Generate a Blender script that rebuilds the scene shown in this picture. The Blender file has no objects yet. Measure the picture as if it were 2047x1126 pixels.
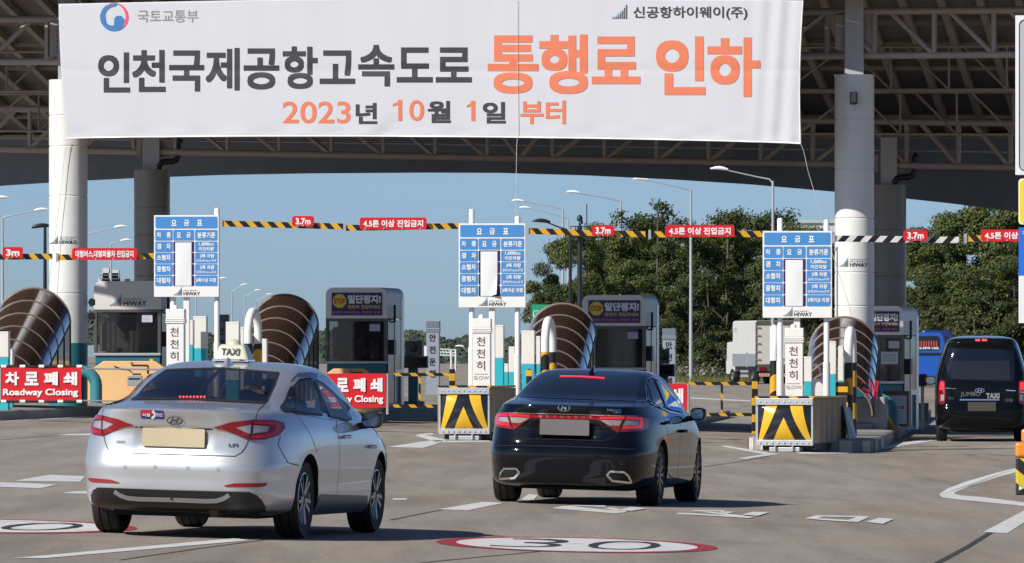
import bpy, bmesh, math, random
from mathutils import Vector, Matrix
from math import sin, cos, pi, radians as R
random.seed(7)
SC = bpy.context.scene
COL = SC.collection
# ---------------------------------------------------------------- camera, sky, sun, exposure
F, CX, HY, EYE = 14500.0, 1023.5, 712.0, 1.59      # focal length and horizon in photo pixels, eye height in metres
cam = bpy.data.cameras.new('camera'); co = bpy.data.objects.new('camera', cam); COL.objects.link(co)
co.location = (0, 0, EYE); co.rotation_euler = (pi/2, 0, 0)
cam.sensor_width = 36; cam.lens = 36*F/2047; cam.shift_y = (HY-563)/2047
cam.clip_start = 1; cam.clip_end = 20000
SC.camera = co
SUN_EL, SUN_BACK = R(37), R(50)                     # sun behind the camera, turned to its left
world = bpy.data.worlds.new('World'); SC.world = world; world.use_nodes = True
nt = world.node_tree; bg = nt.nodes['Background']
sky = nt.nodes.new('ShaderNodeTexSky'); sky.sky_type = 'NISHITA'; sky.sun_disc = False
sky.sun_elevation = SUN_EL; sky.sun_rotation = pi+SUN_BACK
sky.altitude = 0; sky.air_density = 0.5; sky.dust_density = 0.5; sky.ozone_density = 5.5
nt.links.new(sky.outputs[0], bg.inputs[0]); bg.inputs[1].default_value = 0.09
sun = bpy.data.lights.new('sun', 'SUN'); sun.energy = 5.0; sun.angle = R(0.53); sun.color = (1.0, 0.955, 0.88)
so = bpy.data.objects.new('sun', sun); COL.objects.link(so)
tosun = Vector((-sin(SUN_BACK)*cos(SUN_EL), -cos(SUN_BACK)*cos(SUN_EL), sin(SUN_EL)))
so.rotation_euler = tosun.to_track_quat('Z', 'Y').to_euler(); so.location = (-60, -40, 80)
vs = SC.view_settings; vs.view_transform = 'Standard'; vs.look = 'None'; vs.gamma = 1; vs.exposure = 0.15
SC.cycles.max_bounces = 8; SC.cycles.transparent_max_bounces = 12

# ---------------------------------------------------------------- helpers
def lin(h):
    if not isinstance(h, str): return tuple(h)
    return tuple(((c/12.92) if c <= .04045 else ((c+.055)/1.055)**2.4) for c in (int(h[i:i+2], 16)/255 for i in (0, 2, 4)))
MATS = {}
def M(name, col, rough=.5, metal=0, var=.12, scale=4, bump=0, bscale=40, coat=0, emit=0, spec=.5, trans=0, alpha=1):
    if name in MATS: return MATS[name]
    m = bpy.data.materials.new(name); m.use_nodes = True; MATS[name] = m
    t = m.node_tree; b = t.nodes['Principled BSDF']; c = lin(col)
    b.inputs['Roughness'].default_value = rough; b.inputs['Metallic'].default_value = metal
    b.inputs['Specular IOR Level'].default_value = spec
    b.inputs['Coat Weight'].default_value = coat; b.inputs['Coat Roughness'].default_value = .03
    b.inputs['Transmission Weight'].default_value = trans; b.inputs['Alpha'].default_value = alpha
    b.inputs['Base Color'].default_value = (*c, 1)
    if var or bump: tc = t.nodes.new('ShaderNodeTexCoord')
    if var:
        n = t.nodes.new('ShaderNodeTexNoise'); n.inputs['Scale'].default_value = scale; n.inputs['Detail'].default_value = 6
        n.inputs['Roughness'].default_value = .65
        mx = t.nodes.new('ShaderNodeMix'); mx.data_type = 'RGBA'
        mx.inputs[6].default_value = (*[max(0, x*(1-var)) for x in c], 1); mx.inputs[7].default_value = (*[min(1, x*(1+var)) for x in c], 1)
        t.links.new(tc.outputs['Object'], n.inputs['Vector']); t.links.new(n.outputs[0], mx.inputs[0]); t.links.new(mx.outputs[2], b.inputs['Base Color'])
    if bump:
        n2 = t.nodes.new('ShaderNodeTexNoise'); n2.inputs['Scale'].default_value = bscale; n2.inputs['Detail'].default_value = 4
        bp = t.nodes.new('ShaderNodeBump'); bp.inputs['Strength'].default_value = bump; bp.inputs['Distance'].default_value = .02
        t.links.new(tc.outputs['Object'], n2.inputs['Vector']); t.links.new(n2.outputs[0], bp.inputs['Height']); t.links.new(bp.outputs[0], b.inputs['Normal'])
    if emit:
        b.inputs['Emission Color'].default_value = (*c, 1); b.inputs['Emission Strength'].default_value = emit
    return m
def stripes(name, ca, cb, vec, period, duty=.5, rough=.4):
    if name in MATS: return MATS[name]
    m = M(name, ca, rough, var=0); t = m.node_tree; b = t.nodes['Principled BSDF']
    tc = t.nodes.new('ShaderNodeTexCoord'); d = t.nodes.new('ShaderNodeVectorMath'); d.operation = 'DOT_PRODUCT'; d.inputs[1].default_value = [x/period for x in vec]
    fr = t.nodes.new('ShaderNodeMath'); fr.operation = 'FRACT'; gt = t.nodes.new('ShaderNodeMath'); gt.operation = 'GREATER_THAN'; gt.inputs[1].default_value = duty
    n = t.nodes.new('ShaderNodeTexNoise'); n.inputs['Scale'].default_value = 9
    mx = t.nodes.new('ShaderNodeMix'); mx.data_type = 'RGBA'; mx.inputs[6].default_value = (*lin(ca), 1); mx.inputs[7].default_value = (*lin(cb), 1)
    m2 = t.nodes.new('ShaderNodeMix'); m2.data_type = 'RGBA'; m2.blend_type = 'MULTIPLY'; m2.inputs[0].default_value = .3
    L = t.links.new
    L(tc.outputs['Object'], d.inputs[0]); L(d.outputs['Value'], fr.inputs[0]); L(fr.outputs[0], gt.inputs[0]); L(gt.outputs[0], mx.inputs[0])
    L(tc.outputs['Object'], n.inputs['Vector']); L(mx.outputs[2], m2.inputs[6]); L(n.outputs['Color'], m2.inputs[7]); L(m2.outputs[2], b.inputs['Base Color'])
    return m
class MB:
    def __init__(s): s.v = []; s.f = []; s.m = []
    def add(s, vs, fs, mi=0):
        o = len(s.v); s.v += [tuple(x) for x in vs]; s.f += [tuple(i+o for i in f) for f in fs]; s.m += [mi]*len(fs); return s
    def box(s, x0, x1, y0, y1, z0, z1, mi=0):
        return s.add([(x, y, z) for z in (z0, z1) for y in (y0, y1) for x in (x0, x1)],
                     [(0, 2, 3, 1), (4, 5, 7, 6), (0, 1, 5, 4), (2, 6, 7, 3), (0, 4, 6, 2), (1, 3, 7, 5)], mi)
    def bar(s, a, b, w, h=None, mi=0):                 # square bar between two points
        h = h or w; a = Vector(a); b = Vector(b); d = (b-a).normalized()
        u = d.cross(Vector((0, 0, 1)));  u = u.normalized() if u.length > 1e-4 else Vector((1, 0, 0)); n = u.cross(d)
        vs = [p+u*(i*w/2)+n*(j*h/2) for p in (a, b) for j in (-1, 1) for i in (-1, 1)]
        return s.add(vs, [(0, 2, 3, 1), (4, 5, 7, 6), (0, 1, 5, 4), (2, 6, 7, 3), (0, 4, 6, 2), (1, 3, 7, 5)], mi)
    def tube(s, pts, r, n=10, mi=0, caps=True):
        pts = [Vector(p) for p in pts]; k = len(pts); rs = r if isinstance(r, (list, tuple)) else [r]*k
        d0 = (pts[1]-pts[0]).normalized(); u = d0.orthogonal().normalized(); vs = []
        for i, p in enumerate(pts):
            d = (pts[min(i+1, k-1)]-pts[max(i-1, 0)]).normalized(); u = (u-d*u.dot(d)).normalized(); w = d.cross(u)
            vs += [p+(u*cos(2*pi*j/n)+w*sin(2*pi*j/n))*rs[i] for j in range(n)]
        fs = [(i*n+j, i*n+(j+1) % n, (i+1)*n+(j+1) % n, (i+1)*n+j) for i in range(k-1) for j in range(n)]
        if caps: fs += [tuple(range(n-1, -1, -1)), tuple(range((k-1)*n, k*n))]
        return s.add(vs, fs, mi)
    def prism(s, poly, y0, y1, mi=0):                  # polygon in (x,z), extruded along y
        n = len(poly); vs = [(x, y0, z) for x, z in poly]+[(x, y1, z) for x, z in poly]
        return s.add(vs, [tuple(range(n)), tuple(range(2*n-1, n-1, -1))]+[(i, n+i, n+(i+1) % n, (i+1) % n) for i in range(n)], mi)
    def prismx(s, poly, x0, x1, mi=0):                 # polygon in (y,z), extruded along x
        n = len(poly); vs = [(x0, y, z) for y, z in poly]+[(x1, y, z) for y, z in poly]
        return s.add(vs, [tuple(range(n-1, -1, -1)), tuple(range(n, 2*n))]+[(i, (i+1) % n, n+(i+1) % n, n+i) for i in range(n)], mi)
    def lathe(s, prof, n=24, axis='z', mi=0, o=(0, 0, 0)):
        vs = []; k = len(prof)
        for r, h in prof:
            for j in range(n):
                a = 2*pi*j/n
                vs.append((o[0]+r*cos(a), o[1]+r*sin(a), o[2]+h) if axis == 'z' else (o[0]+h, o[1]+r*cos(a), o[2]+r*sin(a)) if axis == 'x' else (o[0]+r*cos(a), o[1]+h, o[2]+r*sin(a)))
        return s.add(vs, [(i*n+j, i*n+(j+1) % n, (i+1)*n+(j+1) % n, (i+1)*n+j) for i in range(k-1) for j in range(n)], mi)
    def grid(s, fn, nu, nv, mi=0):
        vs = [fn(i/nu, j/nv) for j in range(nv+1) for i in range(nu+1)]
        return s.add(vs, [(j*(nu+1)+i, j*(nu+1)+i+1, (j+1)*(nu+1)+i+1, (j+1)*(nu+1)+i) for j in range(nv) for i in range(nu)], mi)
    def build(s, name, mats, parent=None, smooth=None, bevel=0, loc=None):
        me = bpy.data.meshes.new(name); me.from_pydata(s.v, [], s.f)
        mats = mats if isinstance(mats, (list, tuple)) else [mats]
        for m in mats: me.materials.append(m)
        if len(mats) > 1: me.polygons.foreach_set('material_index', s.m)
        bm = bmesh.new(); bm.from_mesh(me); bmesh.ops.recalc_face_normals(bm, faces=bm.faces); bm.to_mesh(me); bm.free()
        if smooth is not None:
            me.polygons.foreach_set('use_smooth', [True]*len(me.polygons)); me.set_sharp_from_angle(angle=R(smooth))
        me.update()
        o = bpy.data.objects.new(name, me); COL.objects.link(o)
        if parent: o.parent = parent
        if loc: o.location = loc
        if bevel:
            b = o.modifiers.new('bevel', 'BEVEL'); b.width = bevel; b.segments = 2; b.limit_method = 'ANGLE'; b.angle_limit = R(40)
        return o
def rrect(x0, x1, z0, z1, r, n=5):
    out = []
    for cx_, cz_, a0 in ((x1-r, z0+r, -90), (x1-r, z1-r, 0), (x0+r, z1-r, 90), (x0+r, z0+r, 180)):
        out += [(cx_+r*cos(R(a0+90*i/n)), cz_+r*sin(R(a0+90*i/n))) for i in range(n+1)]
    return out
def tag(o, label, cat, group=None):
    o['label'] = label; o['category'] = cat; o['kind'] = 'thing'
    if group: o['group'] = group
    return o
def thing(name, label, cat, loc=(0, 0, 0), rz=0, group=None):
    o = bpy.data.objects.new(name, None); COL.objects.link(o); o.location = loc; o.rotation_euler = (0, 0, rz); o.empty_display_size = .3
    return tag(o, label, cat, group)
def struct(o): o['kind'] = 'structure'; return o
def stuff(o): o['kind'] = 'stuff'; return o
def copy_tree(o, parent=None):
    c = o.copy(); COL.objects.link(c)
    if parent: c.parent = parent
    for ch in list(o.children): copy_tree(ch, c)
    return c
# ---- photo pixel -> place in the world
def sc(Y): return F/Y
def PX(px, Y): return (px-CX)*Y/F
def PZ(py, Y): return EYE-(py-HY)*Y/F
def P(px, py, Y): return Vector((PX(px, Y), Y, PZ(py, Y)))
def l01(v, a, b): return min(1, max(0, (v-a)/(b-a)))
def g(X, Y):
    c = -0.027*min(6.3, max(-12, X))
    return c*(1-l01(Y, 190, 300))+.12*l01(Y, 190, 380)+.13*l01(Y, 380, 430)
def GR(px, py, dz=0):
    Y = 100
    for _ in range(40):
        X = PX(px, Y); Y = F*(EYE-g(X, Y))/(py-HY)
    X = PX(px, Y); return Vector((X, Y, g(X, Y)+dz))
LANE = -R(4.1)
class Fr:                                              # a thing standing at (photo column, depth); lx, lz turn photo pixels into its local metres
    def __init__(s, name, label, cat, px, Y, base=None, rz=LANE, group=None):
        s.px, s.Y, s.s = px, Y, F/Y; X = PX(px, Y); s.bz = g(X, Y) if base is None else base
        s.o = thing(name, label, cat, (X, Y, s.bz), rz, group)
    def lx(s, px): return (px-s.px)/s.s
    def lz(s, py): return PZ(py, s.Y)-s.bz
    def box(s, px0, px1, py0, py1, y0, y1, name, mat, bevel=.01, parent=None, z0=None):
        return MB().box(s.lx(px0), s.lx(px1), y0, y1, s.lz(py1) if z0 is None else z0, s.lz(py0)).build(name, mat, parent or s.o, bevel=bevel)
# ---- lettering
def text_mesh(body, bold=0.0, spacing=1.0):
    c = bpy.data.curves.new('t', 'FONT'); c.body = body; c.offset = bold if bold <= .015 else 0; c.resolution_u = 4; c.space_character = spacing
    o = bpy.data.objects.new('t', c); COL.objects.link(o)
    dg = bpy.context.evaluated_depsgraph_get(); me = bpy.data.meshes.new_from_object(o.evaluated_get(dg))
    bpy.data.objects.remove(o); bpy.data.curves.remove(c)
    return me
def embolden(me, e):                                     # heavier strokes: shifted copies, each a hair in front of the last
    n = len(me.vertices); vs = [v.co.copy() for v in me.vertices]; fs = [tuple(p.vertices) for p in me.polygons]; V = []; Fc = []
    for k, (x, y) in enumerate(((0, 0), (1, 0), (-1, 0), (0, 1), (0, -1), (1, 1), (-1, 1), (1, -1), (-1, -1))):
        V += [(v.x+e*x, v.y+e*y, k) for v in vs]; Fc += [tuple(i+k*n for i in f) for f in fs]
    m2 = bpy.data.meshes.new('t'); m2.from_pydata(V, [], Fc); return m2
def cut_grid(me, step):
    bm = bmesh.new(); bm.from_mesh(me); bmesh.ops.triangulate(bm, faces=bm.faces)
    for ax in (0, 1):
        lo, hi = min(v.co[ax] for v in bm.verts), max(v.co[ax] for v in bm.verts); n = int((hi-lo)/step)+1; no = (1, 0, 0) if ax == 0 else (0, 1, 0)
        for i in range(1, n):
            c = lo+(hi-lo)*i/n; bmesh.ops.bisect_plane(bm, geom=bm.verts[:]+bm.edges[:]+bm.faces[:], plane_co=(c, 0, 0) if ax == 0 else (0, c, 0), plane_no=no)
    bmesh.ops.triangulate(bm, faces=bm.faces); bm.to_mesh(me); bm.free()
def text(body, x0, x1, z0, z1, y, mat, parent, name='lettering', bold=0.0, fn=None, spacing=1.0, cut=0, lift=(0, -1, 0)):
    me = text_mesh(body, bold, spacing)
    if cut: cut_grid(me, cut)
    if bold > .015: me = embolden(me, bold*.9)
    vs = [v.co.copy() for v in me.vertices]
    if not vs: return None
    ax, bx = min(v.x for v in vs), max(v.x for v in vs); az, bz = min(v.y for v in vs), max(v.y for v in vs)
    for v, c in zip(me.vertices, vs):
        X = x0+(c.x-ax)/(bx-ax)*(x1-x0); Z = z0+(c.y-az)/max(1e-6, bz-az)*(z1-z0)
        v.co = Vector(fn(X, Z) if fn else (X, y, Z))+Vector(lift)*(c.z*.00025)
    me.materials.clear(); me.materials.append(mat); me.name = name
    o = bpy.data.objects.new(name, me); COL.objects.link(o)
    if parent: o.parent = parent
    return o
# ---------------------------------------------------------------- materials
WHITE = M('white_paint', (.78, .77, .74), .4, var=.06, scale=3)
CREAM = M('cream_paint', (.74, .71, .65), .45, var=.08, scale=3)
TEAL = M('teal_paint', (.03, .42, .50), .4, var=.1)
DTEAL = M('dark_teal_paint', (.018, .13, .17), .4, var=.15)
STEEL = M('brushed_steel', (.55, .56, .57), .35, .8, var=.12)
GALV = M('galvanised_steel', (.5, .51, .52), .45, .6, var=.2, scale=6)
BLACKP = M('black_paint', (.012, .012, .014), .4, var=.2)
RUBBER = M('rubber', (.012, .012, .013), .75, var=.25, scale=20)
YEL = M('yellow_paint', (.75, .40, .015), .38, var=.1)
REDS = M('red_sign', (.62, .012, .02), .4, var=.08)
BLUES = M('blue_sign', (.06, .24, .55), .4, var=.06)
NAVY = M('navy_sign', (.022, .016, .11), .4, var=.1)
INK = M('dark_ink', (.018, .02, .028), .55, var=.05)
ORANGE = M('orange_print', (.60, .15, .068), .55, var=.04)
WINK = M('white_lettering', (.8, .8, .79), .5, var=0)
GREYI = M('grey_lettering', (.2, .2, .22), .5, var=0)
BROWNI = M('brown_lettering', (.16, .08, .08), .5, var=0)
YELI = M('yellow_lettering', (.8, .62, .08), .5, var=0)
PINKI = M('pink_lettering', (.7, .2, .3), .5, var=0)
CONC = M('concrete', (.33, .325, .31), .85, var=.22, scale=2.5, bump=.3, bscale=30)
KERBM = M('kerb_concrete', (.25, .24, .22), .85, var=.35, scale=3, bump=.4, bscale=25)
GLASSD = M('dark_booth_glass', (.012, .014, .017), .06, var=0, spec=.6)
BY = stripes('black_yellow_stripes', (.75, .40, .015), (.012, .012, .014), (1, 0, .9), .26)
BYV = stripes('guard_stripes', (.75, .40, .015), (.012, .012, .014), (.8, .3, 1), .62)
BYB = stripes('rail_bands', (.75, .40, .015), (.012, .012, .014), (1, 0, 1), .36, .4)
# ---------------------------------------------------------------- ground, road, markings
def road_mat():
    m = bpy.data.materials.new('road_surface'); m.use_nodes = True; t = m.node_tree; b = t.nodes['Principled BSDF']; L = t.links.new
    tc = t.nodes.new('ShaderNodeTexCoord'); b.inputs['Roughness'].default_value = .88; b.inputs['Specular IOR Level'].default_value = .25
    def noise(scale, det=5, stretch=None, rough=.6):
        n = t.nodes.new('ShaderNodeTexNoise'); n.inputs['Scale'].default_value = scale; n.inputs['Detail'].default_value = det; n.inputs['Roughness'].default_value = rough
        if stretch:
            mp = t.nodes.new('ShaderNodeMapping'); mp.inputs['Scale'].default_value = stretch; mp.inputs['Rotation'].default_value = (0, 0, R(6)); L(tc.outputs['Object'], mp.inputs[0]); L(mp.outputs[0], n.inputs[0])
        else: L(tc.outputs['Object'], n.inputs[0])
        return n.outputs[0]
    def ramp(src, p0, c0, p1, c1):
        r = t.nodes.new('ShaderNodeValToRGB'); e = r.color_ramp.elements; e[0].position = p0; e[0].color = (*c0, 1); e[1].position = p1; e[1].color = (*c1, 1); L(src, r.inputs[0]); return r.outputs[0]
    def mul(a, bb, f=1):
        x = t.nodes.new('ShaderNodeMix'); x.data_type = 'RGBA'; x.blend_type = 'MULTIPLY'; x.inputs[0].default_value = f; L(a, x.inputs[6]); L(bb, x.inputs[7]); return x.outputs[2]
    base = ramp(noise(.16, 6, (1, .18, 1)), .35, (.256, .219, .178), .68, (.315, .288, .252))
    c = mul(base, ramp(noise(.9, 5, (1.6, .12, 1)), 0.30, (.74, .73, .72), .60, (1.06, 1.06, 1.06)))
    c = mul(c, ramp(noise(34, 3), .3, (.62, .61, .6), .7, (1.3, 1.28, 1.25)))
    v = t.nodes.new('ShaderNodeTexVoronoi'); v.inputs['Scale'].default_value = 9; L(tc.outputs['Object'], v.inputs[0])
    peb = ramp(v.outputs['Distance'], .045, (2.1, 2.05, 1.95), .06, (1, 1, 1))
    c = mul(c, peb, .8)
    c = mul(c, ramp(noise(.55, 4, (1, .5, 1), .55), .28, (.84, .83, .82), .40, (1, 1, 1)))
    L(c, b.inputs['Base Color'])
    bp = t.nodes.new('ShaderNodeBump'); bp.inputs['Strength'].default_value = .35; bp.inputs['Distance'].default_value = .01; L(noise(40, 4), bp.inputs['Height']); L(bp.outputs[0], b.inputs['Normal'])
    return m
ROAD = road_mat()
xs = [-6000, -1500, -400, -150, -60, -30, -12, -8, -4, 0, 3, 6.3, 12, 30, 60, 150, 400, 1500, 6000]
ys = [-60, 0, 30, 50, 60, 70, 80, 90, 100, 120, 140, 160, 175, 190, 210, 230, 250, 275, 300, 340, 380, 430, 600, 1000, 2500, 9000]
mb = MB(); mb.add([(x, y, g(x, y)) for y in ys for x in xs], [(j*len(xs)+i, j*len(xs)+i+1, (j+1)*len(xs)+i+1, (j+1)*len(xs)+i) for j in range(len(ys)-1) for i in range(len(xs)-1)])
struct(mb.build('ground', ROAD))
def worn(name, col, amount=.5, scale=2.6):                 # road paint scrubbed off in patches down to the asphalt
    m = M(name, col, .7, var=0); t = m.node_tree; b = t.nodes['Principled BSDF']; L = t.links.new; tc = t.nodes.new('ShaderNodeTexCoord')
    n1 = t.nodes.new('ShaderNodeTexNoise'); n1.inputs['Scale'].default_value = scale; n1.inputs['Detail'].default_value = 8; n1.inputs['Roughness'].default_value = .75
    r = t.nodes.new('ShaderNodeValToRGB'); e = r.color_ramp.elements; e[0].position = amount-.09; e[0].color = (.19, .172, .15, 1); e[1].position = amount+.03; e[1].color = (*col, 1)
    k = e.new(amount-.02); k.color = (*[x*.72 for x in col], 1)
    L(tc.outputs['Object'], n1.inputs[0]); L(n1.outputs[0], r.inputs[0]); L(r.outputs[0], b.inputs['Base Color']); return m
MARK = worn('road_marking_paint', (.60, .60, .58), .42)
REDM = worn('red_road_paint', (.30, .02, .035), .38)
BLKM = worn('black_road_paint', (.03, .03, .032), .40)
CRACK = M('dark_joint_sealer', (.035, .032, .03), .8, var=.3, scale=8)
def dens(pts, n=6, closed=True):
    out = []
    k = len(pts)
    for i in range(k if closed else k-1):
        a, b = pts[i], pts[(i+1) % k]
        out += [(a[0]+(b[0]-a[0])*j/n, a[1]+(b[1]-a[1])*j/n) for j in range(n)]
    if not closed: out.append(pts[-1])
    return out
def mark(name, pts, mat=MARK, dz=.004):
    mb = MB(); ps = [GR(x, y, dz) for x, y in dens(pts, 3)]; mb.add(ps, [tuple(range(len(ps)))]); return struct(mb.build(name, mat))
def seam(pts, w, name='joint_line', mat=CRACK, dz=.003):
    mb = MB(); vs = []; pts = dens(pts, 8, False)
    for i, (x, y) in enumerate(pts):
        p = GR(x, y+random.uniform(-.25, .25), dz); q = GR(*pts[min(i+1, len(pts)-1)]); r_ = GR(*pts[max(i-1, 0)]); d = (q-r_); d.z = 0; d.normalize(); n = Vector((d.y, -d.x, 0))*w/2
        vs += [p+n, p-n]
    mb.add(vs, [(2*i, 2*i+1, 2*i+3, 2*i+2) for i in range(len(pts)-1)]); return struct(mb.build(name, mat))
for pts in [
    [(25, 1117), (90, 1117), (500, 1081), (470, 1077)],
    [(876, 1019), (935, 1021), (1008, 1006), (965, 1004)], [(1040, 1000), (1066, 1001), (1075, 991), (1058, 988)],
    [(1966, 1064), (2013, 1067), (2075, 1028), (2050, 1020)],
    [(773, 894), (846, 896), (893, 881), (868, 880)], [(829, 871), (842, 868), (893, 880), (872, 884)], [(838, 868), (866, 866), (866, 869), (845, 870)], [(880, 882), (980, 881), (980, 883.5), (885, 885)],
    [(1440, 892.5), (1452, 891.5), (1541, 906.5), (1530, 909)], [(1474, 917), (1492, 918), (1560, 907.5), (1541, 906.5)],
    [(1590, 905), (1600, 908), (1690, 907), (1780, 896), (1868, 881), (1850, 878), (1765, 893), (1690, 902)],
    [(2060, 929), (1990, 946), (1930, 964), (1895, 977), (1880, 986.5), (1878, 991), (1884, 995), (1903, 998), (1960, 1003.5), (2060, 1014), (2060, 1007), (1965, 994.5), (1920, 991), (1907, 988), (1911, 984), (1940, 972), (2000, 953), (2060, 937)],
    [(110, 871), (180, 871), (185, 867), (140, 868)], [(785, 1000), (812, 1000), (815, 997), (785, 997)],
    [(0, 843), (90, 839), (180, 834), (178, 832), (88, 836.5), (0, 840.5)], [(730, 846), (800, 841), (868, 838), (868, 836), (798, 838), (730, 843)],
    [(30, 962), (160, 964), (170, 953), (100, 950), (60, 956)], [(0, 974), (80, 977), (115, 969), (0, 965)], [(120, 987), (175, 988), (175, 982), (150, 983)],
    [(1380, 797), (1500, 803), (1500, 801), (1380, 795)], [(1400, 829), (1470, 829.5), (1470, 826), (1420, 826)],
]: mark('lane_marking', pts)
# stretched road lettering, drawn flat on the road
for polys in [
    [[(1103, 1017), (1128, 1012), (1142, 1012), (1250, 1025), (1228, 1027)], [(1103, 1017), (1110, 1015), (1255, 1022), (1250, 1025)], [(1140, 1012), (1150, 1011), (1212, 1012), (1208, 1015)], [(1205, 1017), (1235, 1022), (1256, 1023), (1222, 1016)], [(1238, 1021), (1262, 1023), (1293, 1018), (1262, 1015)]],
    [[(1350, 1029), (1358, 1026), (1392, 1027), (1388, 1029.5)], [(1384, 1022), (1398, 1021), (1512, 1035), (1490, 1036)], [(1380, 1030), (1392, 1028), (1508, 1034), (1500, 1037)], [(1382, 1024), (1388, 1021), (1450, 1022), (1446, 1024.5)], [(1436, 1026), (1450, 1024), (1470, 1025), (1455, 1028)], [(1482, 1031), (1515, 1033), (1538, 1026), (1505, 1025)]],
    [[(1609, 1037), (1628, 1040), (1650, 1032), (1632, 1031)], [(1632, 1031), (1640, 1033.5), (1738, 1036), (1735, 1033)], [(1690, 1043), (1715, 1045), (1738, 1034.5), (1715, 1034)], [(1612, 1038), (1640, 1041), (1700, 1044.5), (1705, 1041.5), (1640, 1038)], [(1731, 1045), (1765, 1049), (1787, 1039), (1757, 1037)]],
]:
    mb = MB()
    for k, pp in enumerate(polys):
        ps = [GR(x, y, .004+.0012*k) for x, y in dens(pp, 3)]; mb.add(ps, [tuple(range(len(ps)))])
    struct(mb.build('road_lettering', MARK))
def speed_roundel(cx, cy, digits=True):
    c = GR(cx, cy)
    def el(a, b, dz, mat, hole=None):
        n = 64; mb = MB(); rot = R(4)
        def pt(k, a, b):
            t = 2*pi*k/n; x, y = a*cos(t), b*sin(t); X, Y = c.x+x*cos(rot)+y*sin(rot), c.y-x*sin(rot)+y*cos(rot); return (X, Y, g(X, Y)+dz)
        if hole: mb.add([pt(k, a, b) for k in range(n)]+[pt(k, *hole) for k in range(n)], [(k, (k+1) % n, n+(k+1) % n, n+k) for k in range(n)])
        else: mb.add([pt(k, a, b) for k in range(n)], [tuple(range(n))])
        return struct(mb.build('speed_roundel', mat))
    el(1.19, 2.45, .004, REDM, (1.02, 2.17)); el(1.02, 2.17, .004, MARK)
    fn = lambda X, Z: (c.x+X+Z*.07, c.y+Z, g(c.x+X, c.y+Z)+.009)
    struct(text('3', -.66, -.1, -1.35, 1.35, 0, BLKM, None, 'road_numeral', -.022, fn, lift=(0, 0, 1))); struct(text('0', .1, .70, -1.35, 1.35, 0, BLKM, None, 'road_numeral', -.022, fn, lift=(0, 0, 1)))
speed_roundel(1154, 1089.5); speed_roundel(-8, 1052)
for pts, w in [([(750, 1135), (900, 1120), (1100, 1101)], .03), ([(1870, 1128), (1930, 1096), (1985, 1062), (2050, 1034)], .06), ([(240, 1120), (420, 1094), (560, 1076)], .025),
               ([(780, 1040), (880, 1020), (960, 1010)], .03), ([(0, 880), (90, 873), (180, 868)], .04), ([(735, 851), (810, 848), (870, 846)], .10), ([(740, 862), (810, 864), (870, 866)], .08), ([(1405, 934), (1470, 925), (1540, 912)], .03),
               ([(1690, 906), (1850, 908), (2047, 911)], .10), ([(1410, 877), (1450, 879), (1480, 878)], .2), ([(0, 848), (100, 846), (180, 848)], .06)]:
    seam(pts, w)
# islands: raised kerbed strips, one under each booth
ISL = []
def island(px_edge, py_edge, Ynose, Yend, w, h=.2, striped=False):
    d = Vector((-sin(LANE), cos(LANE), 0)); r_ = Vector((d.y, -d.x, 0)); n = GR(px_edge, py_edge)-r_*w/2; n = n+d*((Ynose-n.y)/d.y); n.z = 0; L_ = Yend-n.y
    mb = MB(); K = 14; nseg = max(6, int(L_/3))
    outline = [(-w/2*sin(pi/2*(1-2*k/K)) if 0 else w/2*cos(pi+pi*k/K), .9+.9*sin(pi+pi*k/K)) for k in range(K+1)]
    left = [(-w/2, .9+(L_-.9)*k/nseg) for k in range(nseg, 0, -1)]; right = [(w/2, .9+(L_-.9)*k/nseg) for k in range(1, nseg+1)]
    ol = left+outline+right; vs = []
    def at(a, b, dz):
        q = n+r_*a+d*b; return (q.x, q.y, g(q.x, q.y)+dz)
    k = len(ol)
    lo = [at(a, b, -.05) for a, b in ol]; hi = [at(a, b, h-.02) for a, b in ol]; tp = [at(a*.96, b+.02, h) for a, b in ol]
    mb.add(lo+hi+tp, [(i, i+1, k+i+1, k+i) for i in range(k-1)]+[(k+i, k+i+1, 2*k+i+1, 2*k+i) for i in range(k-1)]+[(2*k+i, 2*k+i+1, 3*k-2-i, 3*k-1-i) for i in range(k//2-1)])
    struct(mb.build('island_kerb', KERBM)); 
    if striped:
        s2 = MB()
        for i in range(nseg-1, nseg+K+2, 1):
            if i % 2: 
                a0, b0 = ol[i]; a1, b1 = ol[i+1]
                s2.add([at(a0*1.01, b0-.006, 0), at(a1*1.01, b1-.006, 0), at(a1*1.01, b1-.006, h-.03), at(a0*1.01, b0-.006, h-.03)], [(0, 1, 2, 3)])
        struct(s2.build('kerb_marking', M('pale_kerb_paint', (.5, .47, .4), .8, var=.35, scale=8)))
island(0, 841, 136, 205, 2.0); island(800, 839, 139.5, 205, 2.0); island(1400, 846, 138, 205, 1.7, .2, True); island(1770, 893, 132.2, 205, 2.35, .24, True)

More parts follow.
